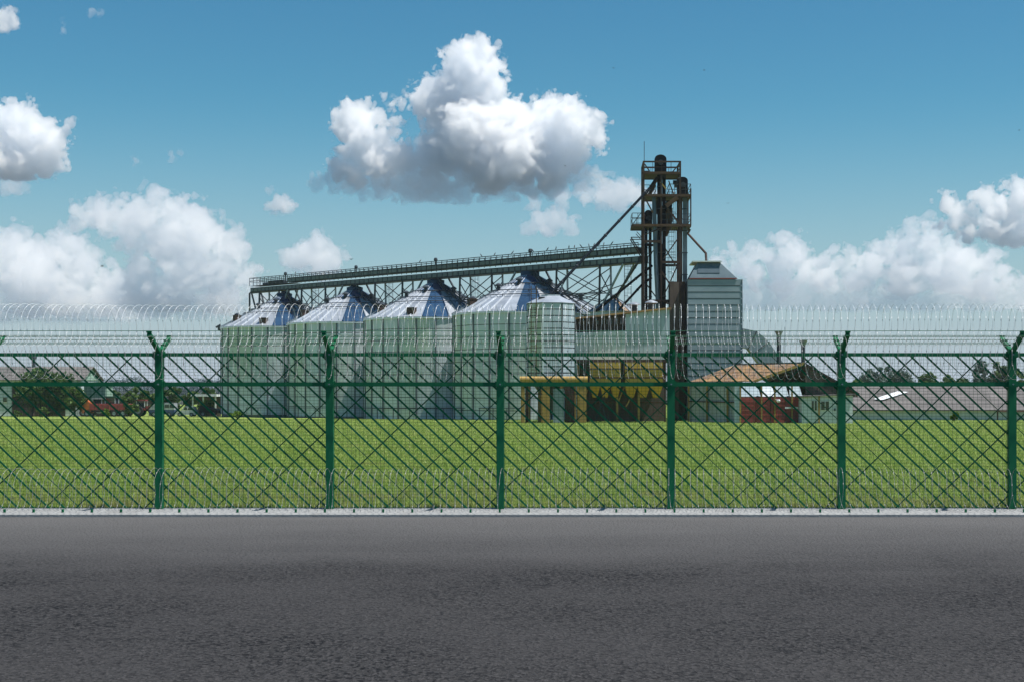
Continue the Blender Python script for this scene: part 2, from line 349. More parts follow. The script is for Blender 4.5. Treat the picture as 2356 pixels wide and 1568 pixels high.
bolt_me = MB().tube((0, -.078, 0), (0, -.066, 0), .012, 6).mesh('bolt', M['steel_mid'])
for i in NP:
    for z in (2.306, 1.865):
        q = inst(bk_me, 'rail_bracket', fence, (X0+SP*i, 0, z)); inst(bolt_me, 'bolt', q)
SL = .95
bar_me = MB().bar((0, 0, 0), (2.30/SL, 0, -2.30), .009, .026, up=Vector((0, 1, 0))).mesh('diagonal_bar', M['fence'])
bar_me2 = MB().bar((0, 0, 0), (2.30/SL, 0, -2.30), .027, .009, up=Vector((0, 1, 0))).mesh('diagonal_bar', M['fence'])
thin_me = MB().bar((0, 0, 0), (2.30/SL, 0, -2.30), .011, .009, up=Vector((0, 1, 0))).mesh('diagonal_bar', M['fence_dark'])
for i in range(-5, 8):
    for k in range(11):
        inst(thin_me if k == 6 else bar_me2, 'diagonal_bar', fence, (X0+SP*i+.139-.045+.2312*k, .034, 2.305))
cb = MB().bar((0, 0, 0), (2.28/.96, 0, 2.28), .017, .008, up=Vector((0, 1, 0))).mesh('cross_bar', M['fence_dark'])
cb_s = MB().bar((0, 0, 0), (1.85/.96, 0, 1.85), .014, .008, up=Vector((0, 1, 0))).mesh('cross_bar', M['fence_dark'])
for i in range(-5, 9):
    for off, me in ((.169, cb_s), (.629, cb), (1.66, cb)):
        inst(me, 'cross_bar', fence, (X0+SP*i+off-1.82/.96, .046, .015))
wm = MB()
for k in range(41): wm.tube((SP*k/41, 0, .02), (SP*k/41, 0, 2.285), .0018, 4)
for k in range(49): wm.tube((0, .004, .03+2.25*k/48), (SP, .004, .03+2.25*k/48), .0018, 4)
wm = wm.mesh('wire_mesh', M['fence_dark'])
for i in list(NP)[:-1]: tag(inst(wm, 'wire_mesh', fence, (X0+SP*i, .058, 0)), kind='stuff')
L0, L1 = X0+SP*NP[0], X0+SP*NP[-1]
for sy, zt in ((-1, 2.575), (1, 2.545)):
    for t in (.35, .68, 1.0):
        y = FY+sy*(.02+.48*t); z = 2.345+(zt-2.33)*t+.045
        MB().tube((L0, y, z), (L1, y, z), .0045, 5).build('strand', M['fence_dark'], fence)
clip_me = MB().box(-.014, .014, -.016, .016, 0, .05).mesh('anchor_clip', M['fence'])
for k in range(72): inst(clip_me, 'anchor_clip', fence, (L0+.4239*k+.02, 20.24-FY, .0))

# razor wire
def coil(y, z, r, seed, label, ry=.42, x0=-13.4, x1=13.4, pitch=.1062):
    rg = np.random.default_rng(seed); n = int((x1-x0)/pitch); seg = 30; N = n*seg
    t = np.arange(N+1)/seg*2*math.pi
    wob = 1+.012*np.sin(t*.11)+.010*np.sin(t*.37+2)
    sag = .010*np.sin(t*.023+seed)
    P = np.stack([x0+pitch*t/(2*math.pi)+.012*np.sin(t*.31+seed), y+ry*wob*np.sin(t), z+sag+r*wob*np.cos(t)], 1)
    R = np.stack([0*t, np.sin(t), np.cos(t)], 1); X = np.array([1., 0, 0])
    w = .0021
    ring = [P+R*w, P+X*w, P-R*w, P-X*w]
    v = np.stack(ring, 1).reshape(-1, 3); fs = []
    i = np.arange(N)*4
    for a in range(4):
        b = (a+1) % 4; fs.append(np.stack([i+a, i+b, i+4+b, i+4+a], 1))
    fs = np.concatenate(fs)
    # flat barbs clipped on the core wire
    j = np.arange(0, N, 3); c = P[j]; T = P[j+1]-P[j]; T /= np.linalg.norm(T, axis=1)[:, None]; W = np.tile(X, (len(j), 1))
    L, B = .015, .0055
    bv = np.stack([c-T*L-W*B, c-T*L*.35+W*.002, c-T*L+W*B, c+T*L+W*B, c+T*L*.35-W*.002, c+T*L-W*B], 1).reshape(-1, 3)
    k = len(v)+np.arange(len(j))*6
    bf = np.concatenate([np.stack([k, k+1, k+4, k+5], 1), np.stack([k+1, k+2, k+3, k+4], 1)])
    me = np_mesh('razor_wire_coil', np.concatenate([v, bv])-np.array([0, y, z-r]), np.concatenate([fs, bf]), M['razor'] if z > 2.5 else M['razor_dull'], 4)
    o = link(bpy.data.objects.new('razor_wire_coil', me)); o.location = (0, y, z-r)
    return tag(o, label, 'razor wire', 'coils of razor wire along the fence')
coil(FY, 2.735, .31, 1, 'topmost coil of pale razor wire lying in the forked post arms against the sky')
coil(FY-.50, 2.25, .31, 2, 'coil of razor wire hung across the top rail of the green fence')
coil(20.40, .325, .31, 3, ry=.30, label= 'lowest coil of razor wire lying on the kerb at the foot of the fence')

# ------------------------------------------------------------------ the four silos
SR, SH, RISE = 9.3, 12.85, 4.75
sheet = MB()
A, ROWS, SEC = math.radians(15), 9, 24
rh = SH/ROWS
def arc(r, a0, a1, n): return [(r*math.cos(a0+(a1-a0)*k/n), r*math.sin(a0+(a1-a0)*k/n)) for k in range(n+1)]
o_ = arc(SR+.08, -A/2+.004, A/2-.004, 4); i_ = arc(SR-.04, -A/2+.004, A/2-.004, 4)
for k in range(4):
    (x1, y1), (x2, y2) = o_[k], o_[k+1]
    for q in range(4):    # shallow horizontal corrugation
        za, zb = .04+(rh-.08)*q/4, .04+(rh-.08)*(q+1)/4; zc = (za+zb)/2; s = 1.0003
        sheet.poly([(x1, y1, za), (x2, y2, za), (x2*s, y2*s, zc), (x1*s, y1*s, zc)]); sheet.poly([(x1*s, y1*s, zc), (x2*s, y2*s, zc), (x2, y2, zb), (x1, y1, zb)])
    (a1, b1), (a2, b2) = i_[k], i_[k+1]
    sheet.poly([(a1, b1, .04), (a2, b2, .04), (x2, y2, .04), (x1, y1, .04)]); sheet.poly([(x1, y1, rh-.04), (x2, y2, rh-.04), (a2, b2, rh-.04), (a1, b1, rh-.04)])
sheet = sheet.mesh('wall_sheet', M['sheet'])
stiff = MB().box(SR+.02, SR+.20, -.08, .08, 0, SH).mesh('stiffener', M['stiff'])
NR = 36; RA = 2*math.pi/NR; RT = 1.0
zr = lambda r: RISE*(SR+.25-r)/(SR+.25-RT)
def roof_panel():
    m = MB(); a = RA/2*.985; R0 = SR+.25; c, s = math.cos(a), math.sin(a)
    m.prism([(R0*c, -R0*s, 0), (R0*c, R0*s, 0), (RT*c, RT*s, RISE), (RT*c, -RT*s, RISE)], (0, 0, .05)); return m.mesh('roof_panel', M['roof'])
roof_panel = roof_panel()
def roof_rib():
    m = MB(); R0 = SR+.27
    m.bar((R0, 0, .09), (RT, 0, RISE+.09), .11, .15); return m.mesh('roof_rib', M['roof_rib'])
roof_rib = roof_rib()
vent_me = MB().lathe((0, 0, 0), [(.22, 0), (.22, .55), (.42, .58), (.42, .72), (.12, .92)], 10).mesh('roof_vent', M['steel'], smooth=True)
hatch_me = MB(); hatch_me.box(-.45, .45, -.5, .5, 0, .75); hatch_me.box(-.52, .52, -.57, .57, .75, .83); hatch_me = hatch_me.mesh('roof_hatch', M['rust_dark'])
SD = Vector((-13.0, 14.0, 0)); S4 = Vector((-6.4, 170, 0))
def row(k): return S4+SD*k
SILO_LABEL = ['silo nearest the elevator tower, partly behind the octagonal bin', 'second silo from the elevator tower, under the long gantry',
              'third silo from the elevator tower, with its roof below the gantry', 'silo at the far end of the row, next to the parked vehicles']
for k in range(4):
    c = row(k); c.z = gz(c.y)
    top_z = 10.52+.05*k; H = top_z-c.z; zs = H/SH
    t = thing('grain_silo', 'round corrugated steel '+SILO_LABEL[k], 'silo', c, 'grain silos in a row')
    toc = math.atan2(-c.y, -c.x)     # towards the photographer
    MB().lathe(c, [(SR-.02, 0), (SR-.02, H)], 48).build('wall', M['core'], t, True)
    for q in range(SEC):
        a = toc+(q+.5)*A; d = (a-toc+math.pi) % (2*math.pi)-math.pi
        if abs(d) > 1.85: continue
        for r_ in range(ROWS):
            inst(sheet, 'wall_sheet', t, (0, 0, H-(r_+1)*rh), a)
    for q in range(SEC):
        a = toc+q*A; d = (a-toc+math.pi) % (2*math.pi)-math.pi
        if abs(d) > 1.85: continue
        inst(stiff, 'stiffener', t, (0, 0, H-SH), a)
    for q in range(NR):
        a = toc+(q+.5)*RA; d = (a-toc+math.pi) % (2*math.pi)-math.pi
        dark = -.20 < d < .26  # camera-facing wedge where the sky reflection is painted on
        inst(roof_panel, 'roof_panel', t, (0, 0, H+.03), a, M['roof_sky_reflection'] if dark else None)
    for q in range(NR):
        a = toc+q*RA; d = (a-toc+math.pi) % (2*math.pi)-math.pi
        inst(roof_rib, 'roof_rib', t, (0, 0, H+.03), a, M['roof_sky_reflection'] if -.19 < d < .25 else (M['steel_mid'] if d > .25 or d < -1.2 else None))  # shaded ribs put in as darker steel; wedge ribs take the reflection blue
    MB().lathe(c+Z*H, [(SR+.20, -.14), (SR+.24, -.14), (SR+.24, .02), (SR+.20, .02)], 48).build('eave_ring', M['roof_rib'], t)
    MB().lathe(c+Z*(H+.1), [(3.1, zr(3.1)+.06), (1.15, zr(1.15)+.10), (1.15, zr(1.15)+.55), (.5, zr(1.15)+.75), (.5, zr(1.15)+.95)], 24).build('roof_cap', M['roof_sky_reflection'], t, True)  # cap coloured with the same painted sky reflection
    for rr in (3.4, 5.0, 6.1):    # rails round the roof
        m = MB(); zz = zr(rr)+.34
        pr = [c+Vector((rr*math.cos(2*math.pi*j/48), rr*math.sin(2*math.pi*j/48), H+zz)) for j in range(49)]
        m.path(pr, .055, 5)
        for j in range(0, 48, 4): m.tube(pr[j], pr[j]-Z*.32, .045, 5)
        m.build('roof_rail', M['steel'], t)
    a = toc+.60; dr = Vector((math.cos(a), math.sin(a), 0)); sd = Vector((-dr.y, dr.x, 0))
    lad = MB()
    for s in (-.32, .32): lad.bar(c+dr*(SR+.3)+sd*s+Z*(H+.25), c+dr*1.6+sd*s+Z*(H+.25+zr(1.6)), .07, .07)
    for j in range(24):
        rr = SR+.2-(SR-1.5)*j/23; lad.bar(c+dr*rr-sd*.32+Z*(H+.25+zr(rr)), c+dr*rr+sd*.32+Z*(H+.25+zr(rr)), .06, .05)
    lad.build('roof_ladder', M['steel'], t)
    for da, rr in ((-1.05, 4.4), (-.42, 3.2), (.75, 3.4), (1.2, 6.6), (-1.3, 7.2)):
        a = toc+da; inst(vent_me, 'roof_vent', t, (rr*math.cos(a), rr*math.sin(a), H+zr(rr)), a)
    for da, rr in (((-.36, 8.6), (-1.15, 7.6)) if k in (1, 3) else ((-1.15, 7.6),)):
        a = toc+da; inst(hatch_me, 'roof_hatch', t, (rr*math.cos(a), rr*math.sin(a), H+zr(rr)-.1), a)
    MB().tube(c+Z*(H+RISE+.6), c+Z*(15.95+.2*k), .32, 10).build('filling_spout', M['steel'], t, True)
    if k == 3:
        m = MB(); e = c+Vector((-SR-.05, -1.5, H-.2)); m.box(e.x-.35, e.x+.35, e.y-.4, e.y+.4, e.z-.1, e.z+.55)
        m.bar(e+Vector((-.7, 0, .35)), e+Vector((0, 0, .75)), .3, .25); m.build('eave_fitting', M['steel'], t)

# rail along the front of the silos
gr = thing('guard_rail', 'low grey pipe rail standing in the grass before the silos', 'railing', (-30, 172, gz(172)))
gp = [Vector((x, y, gz(y))) for x, y in ((-47.5, 196.5), (-41, 190), (-33, 183.5), (-26, 176.5), (-19, 169.5), (-12, 162.5), (-7, 158))]
for p, q in zip(gp, gp[1:]):
    MB().tube(p+Z*1.35, q+Z*1.35, .05, 6).build('rail', M['steel'], gr)
    for j in range(3):
        s = p.lerp(q, j/3); MB().tube(s, s+Z*1.35, .05, 6).build('post', M['steel'], gr)
# ------------------------------------------------------------------ the conveyor gantry above the silos
gd = SD.normalized(); gl = SD.length; gn = Vector((-gd.y, gd.x, 0))
if gn.y > 0: gn = -gn                    # towards the photographer
def gp_(k, off=0, z=0): return row(k)+gn*off+Z*(15.9+.2*k+z)
gan = thing('conveyor_gantry', 'long grey conveyor gantry with handrails running over the four silo roofs', 'conveyor', Vector((row(1.2).x, row(1.2).y, gz(187))))
K0, K1 = -1.02, 3.47
MB().bar(gp_(K0, 0, .36), gp_(K1, 0, .36), 1.5, .68).build('conveyor_box', M['steel'], gan)
MB().bar(gp_(K0, 0, .02), gp_(K1, 0, .02), 1.75, .10).build('bottom_flange', M['steel'], gan)
KB = 2.88
MB().bar(gp_(K0, .1, 1.40), gp_(KB, .1, 1.40), 1.45, .60).build('walkway_box', M['steel'], gan)
MB().bar(gp_(KB-.05, 0, .98), gp_(K1-.02, 0, .98), 1.6, .06).build('deck', M['steel'], gan)
n = 76
pl = (K1-K0)*gl/n
side = MB().bar(-gd*(pl*.39), gd*(pl*.39), .05, .46).mesh('side_panel', M['gantry'])
up_l = (KB-K0)*gl/34
side_u = MB().bar(-gd*(up_l*.45), gd*(up_l*.45), .05, .42).mesh('upper_panel', M['gantry'])
post = MB().box(-.04, .04, -.04, .04, 0, 1.2).mesh('rail_post', M['steel'])
G0 = ORG[gan.name]
for j in range(n): inst(side, 'side_panel', gan, gp_(K0+(K1-K0)*(j+.5)/n, .79, .36)-G0)
for j in range(34): inst(side_u, 'upper_panel', gan, gp_(K0+(KB-K0)*(j+.5)/34, .86, 1.40)-G0)
for off in (-.8, .88):
    for j in range(n+1): inst(post, 'rail_post', gan, gp_(K0+(K1-K0)*j/n, off, 1.0)-G0)
    for z in (2.2, 1.72): MB().bar(gp_(K0, off, z), gp_(K1, off, z), .085, .085).build('handrail', M['steel'], gan)
for s in (1.0, 2.2, 1.6): MB().bar(gp_(K1, -.8, s), gp_(K1, .88, s), .06, .05).build('handrail', M['steel'], gan)
for k in (3.0, 2.0, 1.02, .02):
    m = MB(); p = gp_(k-.04, .3, 1.0); m.tube(p, p+Z*1.35, .10, 8); m.lathe(p+Z*1.3, [(.2, 0), (.26, .15), (.2, .4), (.05, .45)], 8); m.build('lamp_post', M['steel'], gan)
m = MB(); m.bar(gp_(3.20, .2, 1.25), gp_(2.98, .2, 1.25), .9, .5); m.tube(gp_(3.3, .2, 1.2), gp_(3.2, .2, 1.2), .25, 8); m.build('drive_motor', M['steel'], gan)
def trestle(k, wide=1.0, legs=True, splay=.24):
    a, b = .17*wide, -.17*wide
    zt = -.03
    cols = {}
    for kk in (k+a, k-a):
        for off in (-.85, .85):
            base = row(kk)+gn*off*1.6; base.z = gz(base.y)
            if legs: MB().bar(base, gp_(kk, off, zt), .24, .24).build('support_leg', M['steel_mid'] if off < 0 else M['steel'], gan)
            cols[(kk, off)] = base
    for off in (.85, -.85):
        zlo = -5.6
        for s in (-1, 1):
            kk = k+s*a
            MB().bar(gp_(k+s*a*.9, off, zlo), gp_(k+s*(a+splay), off, zt), .19, .19).build('strut', M['steel'] if s > 0 else M['steel_mid'], gan)
            MB().bar(gp_(k-s*a, off, -4.2), gp_(k+s*(a+splay*.6), off, -2.2), .09, .09).build('brace', M['steel'], gan)
            MB().bar(gp_(k-s*a, off, -3.4), gp_(k+s*a, off, -.2), .09, .09).build('brace', M['steel'], gan)
            MB().bar(gp_(k-s*a, off, zlo-1.5), gp_(k+s*a, off, zlo+2.4), .09, .09).build('brace', M['steel'], gan)
        MB().bar(gp_(k-a, off, zlo+2.5), gp_(k+a, off, zlo+2.5), .10, .10).build('brace', M['steel'], gan)
    for s in (-1, 1):
        MB().bar(gp_(k+s*a, .85, -3.2), gp_(k+s*a, -.85, -.9), .09, .09).build('brace', M['steel'], gan)
        MB().bar(gp_(k+s*a, -.85, -3.2), gp_(k+s*a, .85, -.9), .09, .09).build('brace', M['steel'], gan)
for k in (.5, 1.5, 2.5): trestle(k)
trestle(3.16, .9, splay=.13)
trestle(-.50, 1.15, splay=.20)
e = gp_(3.52, .2, -.05)
m = MB(); m.bar(gp_(3.40, .2, -.06), e+gd*.3, .2, .16); m.build('end_beam', M['steel'], gan)
b = e+gd*.25; MB().bar(Vector((b.x, b.y, gz(b.y))), b, .24, .24).build('support_leg', M['steel'], gan)
def caged_ladder(name, p, z0, z1, parent, m_, w=.5):
    m = MB()
    for s in (-w/2, w/2): m.bar(Vector((p.x+s, p.y, z0)), Vector((p.x+s, p.y, z1)), .05)
    z = z0
    while z < z1: m.bar(Vector((p.x-w/2, p.y, z)), Vector((p.x+w/2, p.y, z)), .035); z += .45
    for s in (-.42, 0, .42): m.bar(Vector((p.x+s, p.y-.6+abs(s)*.3, z0+2)), Vector((p.x+s, p.y-.6+abs(s)*.3, z1)), .035)
    z = z0+2
    while z < z1:
        m.path([Vector((p.x-.42, p.y, z)), Vector((p.x-.42, p.y-.47, z)), Vector((p.x, p.y-.6, z)), Vector((p.x+.42, p.y-.47, z)), Vector((p.x+.42, p.y, z))], .03, 4); z += 1.1
    return m.build(name, m_, parent)
pL = gp_(-.84, -.9, 0); caged_ladder('ladder', pL, gz(158), 16.2, gan, M['steel_mid'], .7)
for k in (.66, 1.66, 2.66): pL = gp_(k, -1.6, 0); caged_ladder('ladder', pL, 9, 16.2+.2*k, gan, M['steel_mid'], .5)
# ------------------------------------------------------------------ the elevator tower
TY = 153.0; ts = TY/F
def T(u, v, dy=0.0): p = V(u, v, TY); return Vector((p.x, TY+dy, p.z))
tg = gz(TY)
tow = thing('elevator_tower', 'tall rusty yellow steel lattice tower with platforms beside the conveyor gantry', 'tower', (T(1520, 900).x, TY, tg))
xl, xr, xm, xe, xw = T(1479, 0).x, T(1562, 0).x, T(1519, 0).x, T(1586, 0).x, T(1453, 0).x
zp = lambda v: T(0, v).z
D2 = 2.0
def tb(name, p, q, w, m_, h=None): return MB().bar(p, q, w, h).build(name, m_, tow)
for x, top, w in ((xl, 378, .20), (xr, 378, .20), (xm, 404, .16)):
    for dy in (-D2, D2): tb('column', (x, TY+dy, tg), (x, TY+dy, zp(top)), w, M['rust_dark'])
for dy in (-D2, D2): tb('column', (xe, TY+dy, zp(523)), (xe, TY+dy, zp(440)), .14, M['rust_dark'])
def platform(v, xa, xb, name='platform'):
    z = zp(v); m = MB()
    m.box(xa, xb, TY-D2-.1, TY+D2+.1, z-.06, z+.04)
    o = m.build(name, M['rust_dark'], tow)
    for dy in (-D2-.12, D2+.12): MB().box(xa, xb, TY+dy-.06, TY+dy+.06, z-.16, z+.10).build('edge_beam', M['rust'], o)
    for x in (xa, xb): MB().box(x-.06, x+.06, TY-D2-.06, TY+D2+.06, z-.16, z+.098).build('edge_beam', M['rust'], o)
    return o
def railing(v, xa, xb, h=1.15, n=5, m_=None):
    z = zp(v); m = MB()
    for dy in (-D2, D2):
        for zz in (h, h*.52): m.bar((xa, TY+dy, z+zz), (xb, TY+dy, z+zz), .06)
        for j in range(n+1): m.bar((xa+(xb-xa)*j/n, TY+dy, z), (xa+(xb-xa)*j/n, TY+dy, z+h), .055)
    for x in (xa, xb):
        for zz in (h, h*.52): m.bar((x, TY-D2, z+zz), (x, TY+D2, z+zz), .06)
    return m.build('railing', m_ or M['steel'], tow)
platform(404, xl, xr); platform(455, xl, xe); platform(523, xw, xe)
railing(404, xl, xr, 1.2, 4, M['rust_dark']); railing(455, xr-1.2, xe, 1.2, 4); railing(523, xw, xl, 1.3, 2, M['rust_dark']); railing(523, xm, xe, 1.2, 5)
railing(455, xl, xm-.6, 1.1, 2)
tb('top_beam', (xl, TY-D2, zp(379)), (xr, TY-D2, zp(379)), .16, M['rust_dark']); tb('top_beam', (xl, TY+D2, zp(379)), (xr, TY+D2, zp(379)), .16, M['rust_dark'])
for x in (xl, xr): tb('top_beam', (x, TY-D2, zp(379)), (x, TY+D2, zp(379)), .16, M['rust_dark'])
for v, xa, xb in ((607, xm, xr), (695, xl, xr), (560, xl, xm), (780, xl, xr), (860, xl, xr)):
    for dy in (-D2, D2): tb('cross_beam', (xa, TY+dy, zp(v)), (xb, TY+dy, zp(v)), .30, M['rust_dark'], .26)
for (u1, v1, u2, v2, dy, w, m_) in ((1481, 384, 1492, 400, -2, .12, 'rust_dark'), (1560, 384, 1545, 402, -2, .12, 'rust_dark'), (1541, 410, 1556, 450, 2, .12, 'yellow'), (1517, 425, 1530, 441, -2, .13, 'yellow'),
        (1481, 460, 1500, 495, -2, .14, 'rust'), (1556, 460, 1530, 480, -2, .42, 'rust'), (1530, 480, 1560, 520, -2, .18, 'rust_dark'), (1541, 528, 1531, 545, -2, .14, 'rust_dark'),
        (1528, 560, 1556, 605, 2, .13, 'yellow'), (1558, 552, 1524, 600, -2, .13, 'rust_dark'), (1557, 612, 1540, 650, -2, .13, 'rust_dark'), (1518, 625, 1560, 692, -2, .14, 'rust_dark'), (1545, 645, 1524, 690, 2, .13, 'rust_dark'),
        (1481, 600, 1517, 560, 2, .12, 'rust_dark'), (1481, 640, 1518, 690, 2, .12, 'rust_dark'), (1481, 545, 1518, 530, -2, .12, 'rust_dark'), (1455, 520, 1477, 490, -2, .08, 'steel'),
        (1481, 700, 1560, 778, -2, .14, 'rust_dark'), (1560, 700, 1481, 778, -2, .14, 'rust_dark'), (1481, 450, 1515, 410, 2, .12, 'rust_dark')):
    tb('diagonal_brace', T(u1, v1, dy), T(u2, v2, dy), w, M[m_])
caged_ladder('ladder', Vector((T(1546, 0).x, TY+.9, 0)), tg, zp(440), tow, M['steel_mid'], .55)
m = MB()
for v in (590, 600, 583): m.bar(T(1531, v, 1.9), T(1558, v, 1.9), .05)
m.build('railing', M['steel'], tow)
m = MB(); m.box(T(1482, 0).x, T(1494, 0).x, TY-1.5, TY-.5, zp(403), zp(398)); m.build('control_box', M['steel'], tow)
m = MB()    # small bracket balcony by the gantry end
for dy in (-1.2, 1.0):
    m.bar(T(1451, 549, dy), T(1479, 549, dy), .09); m.bar(T(1451, 549, dy), T(1477, 592, dy), .12); m.bar(T(1464, 536, dy), T(1476, 550, dy), .07)
m.build('bracket', M['rust_dark'], tow)
MB().tube(T(1480.5, 380, -1.8), T(1480.5, 332, -1.8), .035, 5).build('antenna', M['steel'], tow)

def elevator(us, w, vtop, dy, label, hood_w, mats=('pipe', 'pipe'), vb=None, dep=.42):
    x0 = T(us[0], 0).x; t = thing('bucket_elevator', label, 'elevator', (x0, TY+dy, tg), 'bucket elevators in the tower')
    zt = zp(vtop)
    for u, mm in zip(us, mats):
        x = T(u, 0).x; m = MB(); m.box(x-w/2, x+w/2, TY+dy-dep/2, TY+dy+dep/2, tg, zt-1.2)
        o = m.build('trunk', M[mm], t)
        z = tg+1.5
        while z < zt-1.5:
            f = MB(); f.box(x-w/2-.05, x+w/2+.05, TY+dy-dep/2-.05, TY+dy+dep/2+.05, z, z+.09); f.build('flange', M['steel'], o); z += 2.4
    xa, xb = T(us[0], 0).x-w/2-hood_w, T(us[-1], 0).x+w/2+.06
    m = MB(); R = (xb-xa)/2; pts = [(xa, TY+dy-.35, zt-1.9), (xb, TY+dy-.35, zt-1.9)]
    for j in range(9):
        a = math.pi*j/8*.94; pts.append(((xa+xb)/2+R*math.cos(a), TY+dy-.35, zt-R*.75+R*.75*math.sin(a)))
    m.prism(pts, (0, .7, 0)); m.build('head', M['pipe'], t, True)
    m = MB(); m.tube(((xa+xb)/2, TY+dy-.75, zt-.9), ((xa+xb)/2, TY+dy-.35, zt-.9), .28, 10); m.build('drive_pulley', M['steel'], t, True)
    return t
e1 = elevator((1515.5, 1527), .38, 359, -.6, 'tallest bucket elevator with the rounded head rising above the top platform', .30)
MB().prism([T(1508, 377, -.9), T(1517, 377, -.9), T(1518, 401, -.9), T(1505, 401, -.9)], (0, .6, 0)).build('discharge_hood', M['rust'], e1)
e2 = elevator((1564.5, 1575.5), .46, 409, -.3, 'bucket elevator on the dryer side of the tower, rusty and steel twin trunks', .05, ('rust_dark', 'pipe_light'))
m = MB(); m.tube(T(1548, 421, -.3), T(1562, 421, -.3), .24, 10); m.box(T(1551, 0).x, T(1557, 0).x, TY-.7, TY+.1, zp(432), zp(424)); m.build('motor', M['steel'], e2, True)
e3 = elevator((1487, 1496.5), .30, 483, .5, 'shortest bucket elevator inside the tower next to the gantry end', .02)
MB().lathe(T(1532, 490), [(.15, -2.6), (.25, -2.4), (.75, -.9), (.75, .5), (.3, .9)], 10).build('hopper', M['rust'], tow, True)
MB().lathe(T(1512, 478), [(.35, -.7), (.5, -.4), (.5, .5), (.25, .8)], 10).build('distributor', M['rust'], tow, True)
MB().lathe(T(1537, 475, -1), [(.3, -.5), (.42, 0), (.2, .5)], 10).build('valve', M['pipe'], tow, True)
MB().path([T(1503, 455, -1.4), T(1504, 500, -1.6), T(1507, 612, -1.8), T(1511, 690, -1.8), T(1511, 960, -1.8)], .24, 10).build('down_pipe', M['pipe_light'], tow, True)
MB().path([T(1521, 560, 1), T(1521, 960, 1)], .28, 10).build('down_pipe', M['pipe'], tow, True)
MB().path([T(1508, 415, -.8), T(1499, 440, -1), T(1493, 452, -1.2)], .2, 8).build('elbow_pipe', M['rust'], tow, True)

# spouts
def spout(pts, r, m_, label, flange=True):
    b = pts[-1]; t = thing('grain_spout', label, 'pipe', b, 'grain spouts running from the tower')
    MB().path(pts, r, 10).build('pipe', M[m_], t, True)
    for p, q in zip(pts, pts[1:]):
        L = (q-p).length; d = (q-p)/L; s = 1.2
        while s < L-.5 and flange:
            MB().tube(p+d*s-d*.05, p+d*s+d*.05, r*1.25, 10).build('flange', M['steel'], t); s += 3.2
    return t
BY = 135.0
spout([T(1510, 412, -1.1), T(1494, 437, -1.6), V(1262, 682, BY+.4)], .15, 'pipe', 'longest spout, slanting from the tower top down to the octagonal bin')
spout([T(1468, 604, -.5), V(1411, 692, 160)], .14, 'steel', 'steep dark spout dropping from the gantry end to the little conical roof')
spout([T(1500, 612, -.5), T(1480, 628, -.8), V(1372, 716, 156)], .14, 'pipe', 'upper of two parallel slanting spouts left of the tower foot')
spout([T(1500, 638, .5), T(1480, 652, .4), V(1425, 712, 157)], .14, 'pipe', 'lower of two parallel slanting spouts left of the tower foot')
spout([T(1586, 530, -1), T(1581, 540, -1), V(1624, 583, 149), V(1625, 600, 148.6)], .13, 'rust_dark', 'thin rusty spout bending down onto the top of the dryer', False)

# ------------------------------------------------------------------ small silo with a conical roof behind the shed
c = V(1412, 900, 160); c.z = gz(160)
t = thing('hopper_silo', 'small round silo with a striped conical zinc roof behind the rusty shed', 'silo', c)
e = V(0, 719, 160).z-c.z; ap = V(0, 686, 160).z-c.z
MB().lathe(c, [(2.7, 0), (2.7, e)], 24).build('wall', M['sheet_plain'], t, True)
for q in range(20):
    a0, a1 = 2*math.pi*q/20+.02, 2*math.pi*(q+1)/20-.02; R = 2.9
    m = MB(); m.prism([c+Vector((R*math.cos(a0), R*math.sin(a0), e)), c+Vector((R*math.cos(a1), R*math.sin(a1), e)), c+Vector((.3*math.cos(a1), .3*math.sin(a1), ap)), c+Vector((.3*math.cos(a0), .3*math.sin(a0), ap))], (0, 0, .05))
    m.build('roof_panel', M['roof'] if q % 4 else M['rust_roof'], t)
    a = a0-.02; MB().bar(c+Vector((2.95*math.cos(a), 2.95*math.sin(a), e+.06)), c+Vector((.3*math.cos(a), .3*math.sin(a), ap+.06)), .06, .08).build('roof_rib', M['steel_mid'], t)
MB().lathe(c+Z*ap, [(.45, -.1), (.4, .25), (.15, .4)], 12).build('roof_cap', M['steel'], t)

# ------------------------------------------------------------------ octagonal bin on yellow supports
c = V(1267, 900, BY); c.z = gz(BY); bs = BY/F
z_e, z_t, z_b = V(0, 700, BY).z, V(0, 683, BY).z, V(0, 872, BY).z
t = thing('octagonal_bin', 'tall octagonal grey steel bin with a low pale roof on yellow supports', 'bin', c)
R8 = 52.5*bs/math.cos(math.pi/8)*1.0; rot = math.radians(22.5+6)
pt = lambda k, r, z: Vector((c.x+r*math.cos(rot+k*math.pi/4), c.y+r*math.sin(rot+k*math.pi/4), z))
MB().prism([pt(k, R8-.06, z_b) for k in range(8)], (0, 0, z_e-z_b)).build('inner_wall', M['core'], t)
for k in range(8):
    p, q = pt(k, R8, 0), pt(k+1, R8, 0); mid = (p+q)/2
    if (mid-c).normalized().dot(Vector((0, -1, 0))) < -.2: continue
    rows = 12; hh = (z_e-z_b)/rows; nrm = Vector((mid.x-c.x, mid.y-c.y, 0)).normalized()
    for r_ in range(rows):
        for s in range(2):
            a, b = p.lerp(q, s/2+.012), p.lerp(q, (s+1)/2-.012); z0 = z_b+hh*r_+.05
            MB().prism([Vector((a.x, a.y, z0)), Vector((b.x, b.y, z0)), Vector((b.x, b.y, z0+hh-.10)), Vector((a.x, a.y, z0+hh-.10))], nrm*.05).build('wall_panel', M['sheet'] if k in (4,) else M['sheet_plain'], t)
    MB().bar(Vector((p.x, p.y, z_b)), Vector((p.x, p.y, z_e)), .14, .14).build('corner_post', M['steel'] if k != 5 else M['roof_rib'], t)
